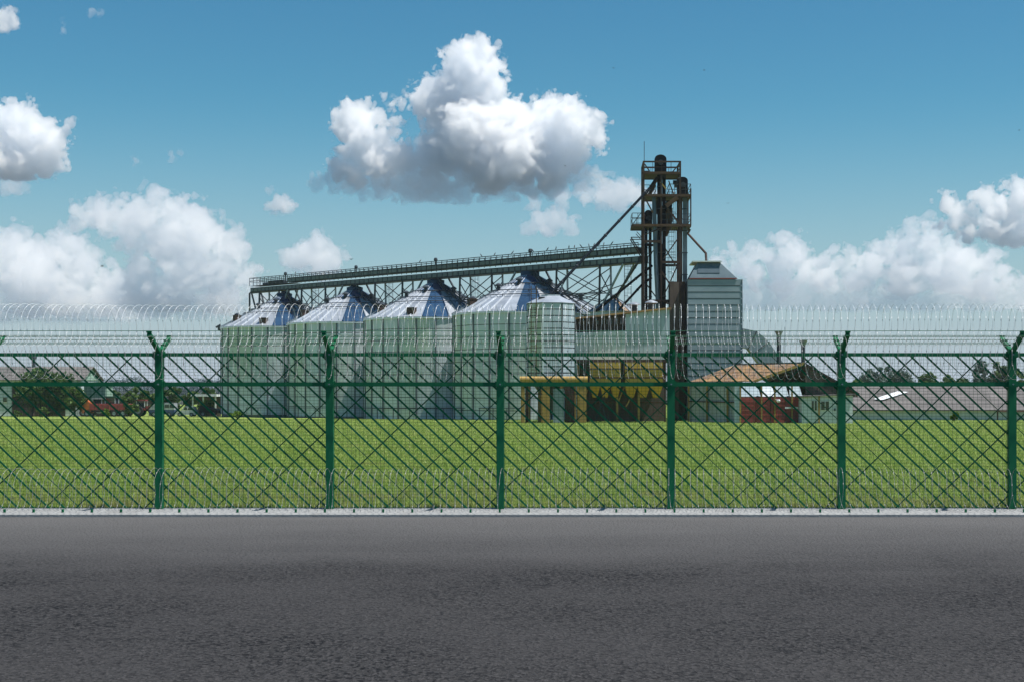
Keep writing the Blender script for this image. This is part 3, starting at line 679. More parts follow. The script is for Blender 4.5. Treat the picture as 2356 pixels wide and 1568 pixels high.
for k in range(8):
    MB().prism([pt(k, R8+.12, z_e), pt(k+1, R8+.12, z_e), pt(k+1, .95, z_t), pt(k, .95, z_t)], (0, 0, .05)).build('roof_panel', M['roof'], t)
MB().prism([pt(k, .98, z_t) for k in range(8)], (0, 0, .16)).build('roof_cap', M['roof'], t)
mh = (pt(4, R8*.6, z_e+.45)+pt(5, R8*.6, z_e+.45))/2
MB().box(mh.x-.3, mh.x+.3, mh.y-.25, mh.y+.25, mh.z-.2, mh.z+.18).build('roof_hatch', M['steel'], t)
m = MB()
for x in (-.25, .25): m.bar(V(1228, 0, BY-2.4)*1+Vector((x, 0, -V(1228, 0, BY-2.4).z+z_b)), V(1228, 0, BY-2.4)+Vector((x, 0, -V(1228, 0, BY-2.4).z+z_e+1.6)), .08)
zz = z_b
while zz < z_e+1.4: p = V(1228, 0, BY-2.4); m.bar(Vector((p.x-.25, p.y, zz)), Vector((p.x+.25, p.y, zz)), .05); zz += .45
m.build('ladder', M['rust'], t)
for k in range(8):
    p = pt(k, R8, z_b); q = pt(k+1, R8, z_b)
    MB().bar(p, q, .3, .34).build('ring_beam', M['yellow'], t)
    MB().bar(Vector((p.x, p.y, c.z)), p, .34, .34).build('support_leg', M['yellow'], t)
MB().lathe(Vector((c.x, c.y, z_b)), [(2.0, 0), (.35, -2.6), (.35, -3.4)], 12).build('discharge_cone', M['dryer_dark'], t, True)

# yellow service frame beside it
fr = thing('service_frame', 'faded yellow steel service frame with columns below the octagonal bin', 'frame', (V(1262, 0, 131.5).x, 131.5, gz(131.5)))
Yf = 131.5; fz = lambda v: V(0, v, Yf).z; fx = lambda u: V(u, 0, Yf).x; g_ = gz(Yf)
for u, w in ((1203, .36), (1256, .72), (1340, .75)): MB().box(fx(u)-w/2, fx(u)+w/2, Yf-.2, Yf+.2, g_, fz(874)).build('column', M['yellow'], fr)
MB().tube(Vector((fx(1196), Yf, fz(872))), Vector((fx(1352), Yf, fz(872))), .30, 12).build('top_pipe', M['yellow'], fr, True)
for v in (884, 905): MB().bar(Vector((fx(1200), Yf+.3, fz(v))), Vector((fx(1345), Yf+.3, fz(v))), .12).build('cross_rail', M['rust'], fr)
MB().box(fx(1273), fx(1297), Yf+.05, Yf+.12, g_, fz(893)).build('cover_sheet', M['dryer'], fr)
MB().box(fx(1299), fx(1322), Yf+.5, Yf+1.4, g_, fz(880)).build('side_cabinet', M['rust_dark'], fr)
MB().box(fx(1208), fx(1215), Yf+.6, Yf+.9, g_, fz(884)).build('side_post', M['brown'], fr)

# ------------------------------------------------------------------ raised grey shed with hoppers
SY0, SY1 = 138.0, 146.0
sx_ = lambda u: V(u, 0, SY0).x; sz = lambda v: V(0, v, SY0).z; sg = gz(SY0)
sh = thing('raised_shed', 'raised grey shed with a dark brown fascia and rusty roof edge', 'shed', (sx_(1430), SY0, sg))
zr_ = lambda x: sz(735)+(sz(711)-sz(735))*(x-sx_(1322))/(sx_(1541)-sx_(1322))
xa, xb, xs = sx_(1322), sx_(1541), sx_(1440)
MB().prism([(xa-.15, SY0-.35, zr_(xa)), (xb+.15, SY0-.35, zr_(xb)), (xb+.15, SY0-.35, zr_(xb)+.16), (xa-.15, SY0-.35, zr_(xa)+.16)], (0, SY1-SY0+.6, 0)).build('roof', M['rust_roof'], sh)
for j in range(10):
    x0 = xs+(xb-xs)*j/10; x1 = xs+(xb-xs)*(j+1)/10-.03
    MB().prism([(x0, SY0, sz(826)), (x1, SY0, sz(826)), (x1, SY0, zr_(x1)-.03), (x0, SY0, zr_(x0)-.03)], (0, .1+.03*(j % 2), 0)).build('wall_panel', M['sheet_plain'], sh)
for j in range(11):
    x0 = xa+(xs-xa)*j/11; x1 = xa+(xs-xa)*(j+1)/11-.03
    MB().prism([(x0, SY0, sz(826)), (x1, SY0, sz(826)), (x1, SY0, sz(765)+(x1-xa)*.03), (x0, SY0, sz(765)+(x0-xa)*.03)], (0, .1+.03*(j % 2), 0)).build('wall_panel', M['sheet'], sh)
    MB().prism([(x0, SY0+.25, sz(766)), (x1, SY0+.25, sz(766)), (x1, SY0+.25, zr_(x1)-.03), (x0, SY0+.25, zr_(x0)-.03)], (0, .08, 0)).build('fascia_board', M['brown'], sh)
MB().box(xa, xb, SY1-.2, SY1, sz(826), sz(738)).build('back_wall', M['brown'], sh)
MB().box(xa, xa+.1, SY0+.4, SY1-.2, sz(826), sz(738)).build('side_wall', M['brown'], sh); MB().box(xb-.1, xb, SY0+.2, SY1-.2, sz(826), sz(725)).build('side_wall', M['sheet_plain'], sh)
MB().box(xa, xb, SY0-.02, SY1, sz(832), sz(826)-.01).build('floor_beam', M['brown'], sh)
MB().box(xa+.3, xb-.2, SY0+4.2, SY0+4.4, sg, sz(832)-.01).build('lower_wall', M['brown_board'], sh)
for u in (1330, 1352, 1420, 1470, 1530):
    for y in (SY0+.3, SY1-1.2): MB().box(sx_(u)-.11, sx_(u)+.11, y-.11, y+.11, sg, sz(832)-.01).build('column', M['yellow'] if u in (1330, 1420, 1470) else M['rust_dark'], sh)
for v in (880, 925): MB().bar((sx_(1330), SY0+.45, sz(v)), (sx_(1530), SY0+.45, sz(v)), .11).build('cross_rail', M['rust'], sh)
for u1, v1, u2, v2 in ((1330, 960, 1352, 895), (1372, 962, 1395, 900), (1395, 962, 1372, 900), (1420, 930, 1440, 880), (1440, 935, 1470, 880)): MB().bar((sx_(u1), SY0+.2, sz(v1)), (sx_(u2), SY0+.2, sz(v2)), .12).build('brace', M['steel'] if u1 in (1372, 1395) else M['yellow'], sh)
for i_h, (ua, ub, nf, lab) in enumerate(((1357, 1428, 3, 'dull yellow hopper with small funnels under the brown fascia'), (1437, 1524, 3, 'brighter yellow hopper with pointed funnels beneath the corrugated shed wall'))):
    h = thing('yellow_hopper', lab, 'hopper', (sx_((ua+ub)/2), SY0+1.2, sz(915)), 'yellow hoppers under the raised shed')
    mm = M['hopper']
    MB().box(sx_(ua), sx_(ub), SY0-.9, SY0+3.2, sz(886), sz(833)).build('body', mm, h)
    for zq in (848, 868): MB().box(sx_(ua)-.05, sx_(ub)+.05, SY0-.98, SY0-.90, sz(zq)-.06, sz(zq)+.06).build('stiffening_band', M['rust'], h)
    for j in range(nf):
        a, b = sx_(ua+(ub-ua)*j/nf), sx_(ua+(ub-ua)*(j+1)/nf); cx = (a+b)/2; w = (b-a)*.22
        m = MB(); i = len(m.v); y0, y1, yc = SY0-.9, SY0+3.2, SY0+.6
        m.v += [Vector(p) for p in ((a, y0, sz(886)), (b, y0, sz(886)), (b, y1, sz(886)), (a, y1, sz(886)), (cx-w, yc-.3, sz(914)), (cx+w, yc-.3, sz(914)), (cx+w, yc+.3, sz(914)), (cx-w, yc+.3, sz(914)))]
        m.f += [[0, 1, 5, 4], [1, 2, 6, 5], [2, 3, 7, 6], [3, 0, 4, 7], [4, 5, 6, 7]]
        m.build('funnel', mm, h)
for u, lab in ((1447, 'wide capped vent pipe on the raised shed roof, nearer its lower end'), (1487, 'wide capped vent pipe on the raised shed roof, nearer the tower')):
    x = sx_(u*1.0+14); o = thing('roof_vent', lab, 'vent', (x, SY0+2, zr_(x)+.1), 'capped vents on the raised shed')
    b = Vector((x, SY0+2, zr_(x)+.1)); MB().tube(b, b+Z*.75, .36, 12).build('pipe', M['steel'], o, True); MB().lathe(b+Z*.8, [(.66, 0), (.62, .10), (.1, .30)], 12).build('cap', M['roof'], o, True)

# ------------------------------------------------------------------ the grain dryer
DY = 146.0; dx = lambda u: V(u, 0, DY).x; dz = lambda v: V(0, v, DY).z; dg = gz(DY)
dr = thing('grain_dryer', 'tall blue grey clad grain dryer with a tapered roof beside the tower', 'building', (dx(1645), DY, dg))
xa, xb = dx(1583), dx(1706)
MB().box(xa+.06, xb-.06, DY+.06, DY+5.5, dg, dz(643)).build('wall', M['dryer_dark'], dr)
rows = 22; hh = (dz(643)-dg)/rows
for r_ in range(rows):
    z0 = dg+hh*r_
    m = MB(); m.prism([(xa-.02, DY-.06, z0+.05), (xa-.02, DY+.05, z0+.05), (xa-.02, DY+.05, z0+hh-.02), (xa-.02, DY-.035, z0+hh-.02)], (xb-xa+.04+(.10 if r_ in (16, 17) else 0), 0, 0)); m.build('cladding_panel', M['dryer'], dr)
for x in (xa-.10, xb+.02): MB().box(x, x+.08, DY-.1, DY+.1, dg, dz(643)).build('corner_trim', M['dryer_dark'], dr)
a, b, y0, y1, z0 = xa+.15, xb-.5, DY+.02, DY+5.0, dz(641)
ta, tbx, z1 = dx(1606), dx(1657), dz(604)
def hip(name, pts, m_): MB().prism(pts, (0, 0, .06)).build(name, m_, dr)
hip('roof_slope', [(a, y0, z0), (b, y0, z0), (tbx, y0+.55, z1), (ta, y0+.55, z1)], M['dryer_mid'])  # front slope darkened by colour where the sun would brighten it
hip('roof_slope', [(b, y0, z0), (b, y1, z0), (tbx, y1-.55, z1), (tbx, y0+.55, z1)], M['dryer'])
hip('roof_slope', [(a, y1, z0), (a, y0, z0), (ta, y0+.55, z1), (ta, y1-.55, z1)], M['dryer_dark'])  # shadow on the left slope put into its darker sheet colour
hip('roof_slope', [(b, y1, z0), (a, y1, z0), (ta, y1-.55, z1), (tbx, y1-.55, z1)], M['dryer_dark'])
def on_slope(u, t, off): x = (a+(ta-a)*t)+((b+(tbx-b)*t)-(a+(ta-a)*t))*u; return Vector((x, y0+.55*t-off*.8, z0+(z1-z0)*t+.06+off*.5))
MB().prism([on_slope(.14, .30, .02), on_slope(.70, .30, .02), on_slope(.98, .97, .02), on_slope(.02, .97, .02)], (0, -.03, .02)).build('roof_hatch', M['dryer_dark'], dr)  # enlarged dark sheet that darkens most of the front slope
MB().box(a-.05, b+.05, DY-.12, DY+.02, dz(641)-.05, dz(640)).build('red_trim', M['red_trim'], dr)
MB().box(dx(1594), dx(1661), y0+.2, y1-.2, z1+.07, z1+.20).build('roof_cap', M['white'], dr)
MB().box(dx(1546), xa-.12, DY+2.5, DY+6, dg, dz(644)).build('rear_chamber', M['rust_dark'], dr)
MB().box(dx(1546)-.06, dx(1546)+.9, DY+2.42, DY+2.49, dg, dz(645)).build('rear_panel', M['brown_board'], dr)
# bent air duct
dd = thing('air_duct', 'bent grey air duct slanting down from the dryer to the rusty roof', 'duct', (dx(1750), DY+1, dz(850)))
pts = [Vector((dx(1704), DY+1.6, dz(776))), Vector((dx(1733), DY+1.6, dz(781))), Vector((dx(1752), DY+1.6, dz(800))), Vector((dx(1800), DY+1.6, dz(868)))]
hw = 24*DY/F
def duct_ring(i):
    p = pts[i]; d = ((pts[min(i+1, 3)]-pts[max(i-1, 0)])).normalized(); nrm = Vector((-d.z, 0, d.x)); w = hw*(.92 if i != 2 else 1.0)
    return [p+nrm*w+Vector((0, -1, 0)), p-nrm*w+Vector((0, -1, 0)), p-nrm*w+Vector((0, 1, 0)), p+nrm*w+Vector((0, 1, 0))]
for i in range(3):
    r0, r1 = duct_ring(i), duct_ring(i+1); m = MB(); k = len(m.v); m.v += r0+r1; m.f += [[0, 1, 5, 4], [1, 2, 6, 5], [2, 3, 7, 6], [3, 0, 4, 7]]
    if i == 0: m.f.append([3, 2, 1, 0])
    if i == 2: m.f.append([4, 5, 6, 7])
    m.build('duct_section', M['dryer'], dd)
for i in (1, 2):
    m = MB(); r0 = duct_ring(i); cc = sum(r0, Vector())/4; d = Vector((.04, 0, 0)); m.prism([cc+(p-cc)*1.04-d for p in r0], d*2); m.build('flange', M['rust_dark'], dd)

# ------------------------------------------------------------------ open gabled shed with the rusty roof
g2 = gz(134)
near_y, ax = 132.0, Vector((-5.3, 10.4, 0))
P = lambda u, v: V(u, v, near_y)
eL, apx, eR = P(1735, 877), P(1850, 836), P(1976, 906)
gs = thing('gabled_shed', 'open gabled shed with a rust stained roof and brown plank gable', 'shed', (apx.x, near_y, g2))
nn = 6
for i in range(nn):      # sheets of the visible roof slope, in two courses
    for j in range(2):
        p0, p1 = eL.lerp(apx, j/2-.02*(j == 1)), eL.lerp(apx, (j+1)/2); s0, s1 = ax*(i/nn+.002), ax*((i+1)/nn-.002)
        up = Z*(.03*j+.008*(i % 2))
        MB().prism([p0+s0+up, p1+s0+up, p1+s1+up, p0+s1+up], (0, 0, .06)).build('roof_sheet', M['rust_roof'], gs)
MB().prism([apx, eR, eR+ax, apx+ax], (0, 0, .06)).build('rear_roof', M['brown_board'], gs)
MB().bar(eL+Vector((0, -.1, .02)), apx+Vector((0, -.1, .02)), .10, .24).build('verge_board', M['yellow'], gs)
MB().bar(apx+Vector((0, -.1, .02)), eR+Vector((0, -.1, .02)), .10, .2).build('verge_board', M['brown'], gs)
MB().bar(apx+Z*.1, apx+ax+Z*.1, .35, .12).build('ridge_cap', M['grey_roof'], gs)
npk = 22
for j in range(npk):     # planks of the gable, from the ridge line rightwards
    x0 = apx.x+.15+(eR.x-apx.x-.2)*j/npk; x1 = apx.x+.15+(eR.x-apx.x-.2)*(j+1)/npk-.025
    zt = lambda x: apx.z+(eR.z-apx.z)*(x-apx.x)/(eR.x-apx.x)-.12
    zb = P(0, 906+.4*j).z if j < 12 else P(0, 912).z
    if zt(x1) <= zb+.05: zb = zt(x1)-.3
    MB().prism([(x0, near_y+.1, zb), (x1, near_y+.1, zb), (x1, near_y+.1, zt(x1)), (x0, near_y+.1, zt(x0))], (0, .05+.02*(j % 3), 0)).build('gable_plank', M['brown_board'], gs)
MB().prism([(eL.x, near_y+5, g2), (eR.x-2, near_y+5, g2), (eR.x-2, near_y+5, 1.9), (apx.x-.5, near_y+5, 3.2), (eL.x, near_y+5, 1.6)], (0, .2, 0)).build('back_wall', M['brown'], gs)
for u1, v1, u2, v2 in ((1768, 868, 1806, 884), (1806, 884, 1845, 846), (1806, 884, 1806, 855), (1740, 884, 1850, 884), (1786, 884, 1830, 848)): MB().bar(P(u1, v1)+Vector((0, .2, 0)), P(u2, v2)+Vector((0, .2, 0)), .11).build('truss_member', M['rust'], gs)
wall_a, wall_b = Vector((eL.x, near_y, 0)), Vector((eL.x, near_y, 0))+ax
for j in range(9):
    s0, s1 = wall_b.lerp(wall_a, j/9), wall_b.lerp(wall_a, (j+1)/9-.008)
    MB().prism([Vector((s0.x, s0.y, g2-.2)), Vector((s1.x, s1.y, g2-.2)), Vector((s1.x, s1.y, eL.z-.25)), Vector((s0.x, s0.y, eL.z-.25))], (.05*(j % 2)+.04, .1, 0)).build('side_panel', M['sheet_plain'], gs)
for t_ in (0, .3, .62, 1.0):
    b = wall_b.lerp(wall_a, t_)+Vector((-.12, -.12, 0)); MB().box(b.x-.09, b.x+.09, b.y-.09, b.y+.09, g2-.2, eL.z-.05).build('column', M['yellow'], gs)
MB().bar(Vector((wall_b.x-.15, wall_b.y-.1, P(0, 925).z)), Vector((wall_a.x-.15, wall_a.y-.1, P(0, 925).z)), .12).build('side_rail', M['rust_dark'], gs)
# red doors below the gable
rd = thing('red_doors', 'dull red sheet doors with yellow posts under the gabled shed', 'door', (P(1775, 0).x, 130.6, gz(130.6)))
Yr = 130.6; rx = lambda u: V(u, 0, Yr).x; rz = lambda v: V(0, v, Yr).z; rg = gz(Yr)-.05
for j in range(4):
    u0, u1 = 1706+34*j, 1706+34*(j+1)-1.2
    for z0, z1 in ((rg, rz(943)-.03), (rz(943), rz(912))): MB().box(rx(u0), rx(u1), Yr, Yr+.08+.01*j, z0, z1).build('door_panel', M['red_paint'], rd)
    for q in range(4):
        zz = rz(912-0)-(.42*(q+1)); MB().box(rx(u0)+.03, rx(u1)-.03, Yr-.03, Yr-.003, zz-.03, zz+.03).build('door_rib', M['red_trim'], rd)
for u in (1703, 1752, 1782, 1822): MB().box(rx(u)-.07, rx(u)+.07, Yr-.16, Yr-.04, rg, rz(886)).build('post', M['yellow'], rd)
for j, (u0, u1) in enumerate(((1697, 1750), (1752, 1783), (1785, 1815), (1817, 1846))): MB().prism([(rx(u0), Yr, rz(911)), (rx(u1), Yr, rz(911)), (rx(u1-4), Yr+.9, rz(886)), (rx(u0+2), Yr+.9, rz(886))], (0, .05, .04)).build('canopy_sheet', M['white_wall'] if j == 1 else M['dryer_mid'], rd)
MB().box(rx(1806), rx(1836), Yr-.1, Yr-.02, rz(939), rz(935)).build('door_track', M['white'], rd)
m = MB(); m.lathe(Vector((rx(1790), Yr-.3, rz(921))), [(.12, -.15), (.2, 0), (.12, .15)], 10); m.bar((rx(1790), Yr-.3, rz(921)), (rx(1783), Yr-.1, rz(917)), .05); m.build('yard_lamp', M['white'], rd)
MB().box(rx(1690), rx(1705), Yr-.05, Yr+.3, rg, rz(886)).build('end_wall', M['sheet_plain'], rd)
# white cabin
Yc = 128.6; cx_ = lambda u: V(u, 0, Yc).x; cz_ = lambda v: V(0, v, Yc).z; cg = gz(Yc)-.05
cb_ = thing('site_cabin', 'low whitish cabin with two dark windows beside the red doors', 'cabin', (cx_(1890), Yc, cg))
MB().box(cx_(1845), cx_(1962), Yc, Yc+2.4, cg, cz_(909)).build('wall', M['white_wall'], cb_)
MB().prism([(cx_(1838), Yc-.25, cz_(912)), (cx_(1968), Yc-.25, cz_(907)), (cx_(1968), Yc-.25, cz_(905)), (cx_(1838), Yc-.25, cz_(909.5))], (0, 2.8, 0)).build('roof', M['grey_roof'], cb_)
for u0, u1, v0, v1 in ((1867, 1879, 921, 943), (1889, 1907, 922, 942)):
    w = MB().box(cx_(u0)-.06, cx_(u1)+.06, Yc-.06, Yc-.002, cz_(v1)-.06, cz_(v0)+.06).build('window', M['white'], cb_)
    MB().box(cx_(u0), cx_(u1), Yc-.075, Yc-.062, cz_(v1), cz_(v0)).build('pane', M['glass'], w)
    MB().box(cx_((u0+u1)/2)-.025, cx_((u0+u1)/2)+.025, Yc-.09, Yc-.077, cz_(v1), cz_(v0)).build('glazing_bar', M['white'], w)
MB().box(cx_(1884)-.06, cx_(1884)+.06, Yc-.14, Yc-.02, cg, cz_(908)).build('gas_pipe', M['yellow'], cb_)
MB().box(cx_(1919), cx_(1922), Yc-.12, Yc-.005, cz_(944), cz_(938)).build('meter_box', M['steel'], cb_)

# ------------------------------------------------------------------ long low barn on the right
LY = 160.0; lx = lambda u: V(u, 0, LY).x; lz = lambda v: V(0, v, LY).z; lg = gz(LY)
lb = thing('long_barn', 'long low barn with a wide grey roof and one pale replaced sheet', 'barn', (lx(2200), LY, lg))
x0, x1 = lx(1956), lx(2760)
MB().box(x0+.4, x1, LY+.3, LY+16, lg-.3, lz(944)).build('wall', M['white_wall'], lb)
rc, nc = 5, 17
e0, e1 = Vector((x0, LY-.2, lz(943))), Vector((x1, LY-.2, lz(943)))
r0, r1 = Vector((lx(1990), LY+8.5, lz(943)+2.9)), Vector((x1+1, LY+8.5, lz(943)+2.9))
for i in range(rc):
    for j in range(nc):
        a = e0.lerp(r0, i/rc); b = e1.lerp(r1, i/rc); a2 = e0.lerp(r0, (i+1)/rc); b2 = e1.lerp(r1, (i+1)/rc)
        q = [a.lerp(b, (j+.003)/nc), a.lerp(b, (j+.997)/nc), a2.lerp(b2, (j+.997)/nc), a2.lerp(b2, (j+.003)/nc)]
        MB().prism([p+Z*(.035*i+.012*(j % 2)) for p in q], (0, 0, .06)).build('roof_sheet', M['grey_roof'], lb)
MB().prism([r0+Z*.15, r1+Z*.15, r1+Vector((0, 8, -2.8)), r0+Vector((-2, 8, -2.8))], (0, 0, .06)).build('rear_roof', M['grey_roof'], lb)
MB().prism([e0, r0, r0+Vector((-2, 8, -2.9))], (.1, 0, 0)).build('gable_end', M['grey_roof'], lb)
def on_barn(s, t_): return e0.lerp(r0, t_).lerp(e1.lerp(r1, t_), s)+Z*.30
MB().prism([on_barn(.068, .34), on_barn(.092, .30), on_barn(.172, .62), on_barn(.14, .64)], (0, 0, .03)).build('pale_roof_sheet', M['white'], lb)
pr = thing('pipe_run', 'rusty pipe on short stands before the long low barn', 'pipe', (lx(2280), LY-3, lg))
MB().tube((lx(2275), LY-3, lz(944)), (lx(2700), LY-3, lz(944)), .09, 8).build('pipe', M['rust'], pr, True)
for u in (2277, 2400, 2520): MB().bar((lx(u), LY-3, lg), (lx(u), LY-3, lz(944)), .12).build('stand', M['rust_dark'], pr)

# chimneys and posts
def chimney(u, v0, v1, Y, w, label, flare=True):
    b = V(u, v1, Y); t_ = V(u, v0, Y); o = thing('vent_stack', label, 'chimney', b, 'vent stacks over the sheds')
    MB().tube(b, t_-Z*.55, w, 12).build('pipe', M['steel'], o, True)
    if flare: MB().lathe(t_-Z*.55, [(w*1.05, 0), (w*1.1, .12), (w*1.9, .55), (w*2.0, .56), (w*1.2, .14)], 12).build('flared_top', M['steel_mid'], o, True)
    for z in (.3, .6): MB().tube(b.lerp(t_, z), b.lerp(t_, z)+Z*.1, w*1.15, 12).build('collar', M['steel_mid'], o)
chimney(1792, 761, 882, 139.5, .22, 'taller flared vent stack rising between the dryer duct and the gabled roof')
chimney(1848, 783, 880, 138.5, .21, 'shorter flared vent stack standing behind the gable ridge')
o = thing('pole', 'hair thin mast next to the taller flared vent stack', 'pole', V(1806, 880, 143)); MB().tube(V(1806, 880, 143), V(1806, 752, 143), .03, 5).build('mast', M['steel_mid'], o)
# ------------------------------------------------------------------ left: farm building, container, vehicles
HY = 226.0; hx = lambda u: V(u, 0, HY).x; hz = lambda v: V(0, v, HY).z; hg = gz(HY)
hb = thing('farm_building', 'long low farm building with a grey roof behind the big leafy bush', 'building', (hx(60), HY, hg))
MB().box(hx(-160), hx(186), HY, HY+9, hg-.3, hz(873)).build('wall', M['white_wall'], hb)
for j in range(20):
    x0 = hx(-166)+(hx(194)-hx(-166))*j/20; x1 = hx(-166)+(hx(194)-hx(-166))*(j+1)/20-.04
    MB().prism([(x0, HY-.5, hz(874)), (x1, HY-.5, hz(874)), (x1, HY+4.5, hz(874)+2.2), (x0, HY+4.5, hz(874)+2.2)], (0, 0, .08+.02*(j % 2))).build('roof_sheet', M['grey_roof'], hb)
MB().prism([(hx(-166), HY+4.5, hz(874)+2.2), (hx(194), HY+4.5, hz(874)+2.2), (hx(194), HY+9.5, hz(874)), (hx(-166), HY+9.5, hz(874))], (0, 0, .08)).build('rear_roof', M['grey_roof'], hb)
MB().prism([(hx(186), HY, hz(873)), (hx(186), HY+9, hz(873)), (hx(186), HY+4.5, hz(874)+2.1)], (.12, 0, 0)).build('gable_end', M['teal'], hb)
for u in (-6, 12):
    w = MB().box(hx(u)-.4, hx(u)+.4, HY-.08, HY-.01, hz(925), hz(912)).build('window', M['white'], hb); MB().box(hx(u)-.3, hx(u)+.3, HY-.1, HY-.085, hz(924), hz(913)).build('pane', M['glass'], w)
MB().box(hx(28), hx(150), HY-.06, HY-.01, hg, hz(885)).build('plank_wall', M['brown'], hb)
m = MB(); m.tube((hx(52), HY+4.5, hz(846)), (hx(52), HY+4.5, hz(815)), .3, 10); m.lathe((hx(52), HY+4.5, hz(824)), [(.5, 0), (.55, .3), (.5, .6)], 10); m.build('chimney', M['steel'], hb)
MB().box(hx(170), hx(177), HY+4.2, HY+4.8, hz(846), hz(840)).build('roof_box', M['steel'], hb)
sc_c = V(220, 950, 222); sc_c.z = gz(222)
st = thing('green_container', 'pale green container store behind the red trailer', 'container', sc_c)
q = lambda u, v: V(u, v, 222)
MB().box(q(193, 0).x, q(245, 0).x, 222, 225, sc_c.z, q(0, 882).z).build('body', M['teal'], st)
for j in range(9): x = q(195+j*6, 0).x; MB().box(x-.06, x+.06, 221.9, 221.998, sc_c.z+.1, q(0, 884).z).build('corrugation', M['teal'], st)
MB().prism([(q(189, 0).x, 221.6, q(0, 882).z), (q(249, 0).x, 221.6, q(0, 882).z), (q(249, 0).x, 221.6, q(0, 878).z), (q(189, 0).x, 221.6, q(0, 880).z)], (0, 3.8, 0)).build('roof', M['white'], st)

def wheel(parent, x, y, z, r=.45, w=.28):
    t_ = MB().tube((x, y-w/2, z), (x, y+w/2, z), r, 14).build('wheel', M['black'], parent, True)
    MB().tube((x, y-w/2-.01, z), (x, y-w/2+.02, z), r*.55, 12).build('rim', M['steel_mid'], t_, True)
VY = 214.0; vx = lambda u: V(u, 0, VY).x; vz = lambda v: V(0, v, VY).z; vg = gz(VY)
# orange-fronted red trailer
tr = thing('red_trailer', 'red farm trailer with an orange end parked beside the bush', 'trailer', (vx(247), VY, vg))
MB().box(vx(213), vx(301), VY-1.1, VY+1.1, vg+1.0, vg+1.95).build('load_bed', M['red_paint'], tr)
for u in (213, 235, 257, 279, 300): MB().box(vx(u)-.06, vx(u)+.06, VY-1.2, VY-1.102, vg+.9, vg+2.05).build('stake', M['red_trim'], tr)
MB().prism([(vx(193), VY-1.0, vg+.5), (vx(213)-.05, VY-1.0, vg+.5), (vx(211), VY-1.0, vg+2.2), (vx(200), VY-1.0, vg+2.75), (vx(193), VY-1.0, vg+1.6)], (0, 2.0, 0)).build('front_hood', M['orange'], tr)
MB().box(vx(200), vx(301), VY-.5, VY+.5, vg+.72, vg+.95).build('chassis', M['black'], tr)
for u in (206, 268, 288): wheel(tr, vx(u), VY-1.0, vg+.5, .5); wheel(tr, vx(u), VY+1.0, vg+.5, .5)
# tractors behind
def tractor(u, Y, paint, label, s=1.0, flip=1):
    b = V(u, 0, Y); b.z = gz(Y); t_ = thing('tractor', label, 'tractor', b, 'tractors parked behind the trailers')
    Q = lambda x, y, z: b+Vector((x*flip*s, y*s, z*s))
    def bx(name, xa, xb, ya, yb, za, zb, m_, par=t_):
        p, r = Q(xa, ya, za), Q(xb, yb, zb); return MB().box(min(p.x, r.x), max(p.x, r.x), p.y, r.y, p.z, r.z).build(name, m_, par)
    bx('hood', .5, 2.3, -.45, .45, .9, 1.7, paint); bx('cab_frame', -1.0, .45, -.8, .8, 1.0, 1.35, paint)
    cabin = bx('cab', -.95, .4, -.75, .75, 1.352, 2.55, M['glass']); bx('cab_roof', -1.1, .55, -.88, .88, 2.552, 2.75, paint, cabin)
    for xx in (-.95, .36):
        for yy in (-.78, .70): bx('cab_pillar', xx, xx+.08, yy, yy+.08, 1.352, 2.551, M['white'], cabin)
    bx('exhaust', 1.0, 1.1, -.3, -.2, 1.702, 2.6, M['black'])
    for xx, rr in ((-.6, .85), (1.8, .55)):
        for yy in (-.85, .85): p = Q(xx, yy, rr); wheel(t_, p.x, p.y, p.z, rr*s, .4*s)
tractor(224, 218.5, M['silver'], 'grey cabbed tractor behind the orange end of the trailer', 1.05, -1)
tractor(262, 219.0, M['green_paint'], 'dark green tractor standing behind the red trailer bed', 1.15)
tractor(330, 221.0, M['red_paint'], 'small red tractor between the trailer and the white minibus', .95)
# white and blue minibus
mbus = thing('minibus', 'white minibus with a dark blue lower body behind the leftmost whole fence post', 'bus', (vx(376), VY, vg))
x0, x1 = vx(347), vx(405)
MB().box(x0, x1, VY-1, VY+1, vg+.35, vg+1.05).build('lower_body', M['blue_paint'], mbus)
MB().prism([(x0+.02, VY-.98, vg+1.052), (x1, VY-.98, vg+1.052), (x1-.05, VY-.98, vg+2.1), (x0+.75, VY-.98, vg+2.1), (x0+.3, VY-.98, vg+1.5)], (0, 1.96, 0)).build('upper_body', M['silver'], mbus)
for j in range(4): a = x0+.9+j*.76; MB().box(a, a+.66, VY-1.0, VY-.983, vg+1.35, vg+1.85).build('window', M['glass'], mbus)
for a in (x0+.75, x1-.8): wheel(mbus, a, VY-.9, vg+.35, .35, .22); wheel(mbus, a, VY+.9, vg+.35, .35, .22)
# silver estate car
car = thing('silver_car', 'silver estate car parked right behind the white minibus', 'car', (vx(430), VY, vg))
x0, x1 = vx(408), vx(453)
MB().prism([(x0, VY-.85, vg+.3), (x1, VY-.85, vg+.3), (x1, VY-.85, vg+.95), (x1-.15, VY-.85, vg+1.0), (x0+.1, VY-.85, vg+.9), (x0, VY-.85, vg+.7)], (0, 1.7, 0)).build('body', M['silver'], car)
MB().prism([(x0+.85, VY-.75, vg+.985), (x1-.1, VY-.75, vg+1.0), (x1-.35, VY-.75, vg+1.55), (x0+1.25, VY-.75, vg+1.55)], (0, 1.5, 0)).build('cabin', M['silver'], car)
for a, b in ((x0+1.15, x0+1.75), (x0+1.8, x1-.5)): MB().prism([(a, VY-.765, vg+1.05), (b, VY-.765, vg+1.05), (b-.1, VY-.765, vg+1.45), (a+.15, VY-.765, vg+1.45)], (0, .01, 0)).build('window', M['glass'], car)
for a in (x0+.6, x1-.6): wheel(car, a, VY-.78, vg+.32, .32, .2); wheel(car, a, VY+.78, vg+.32, .32, .2)
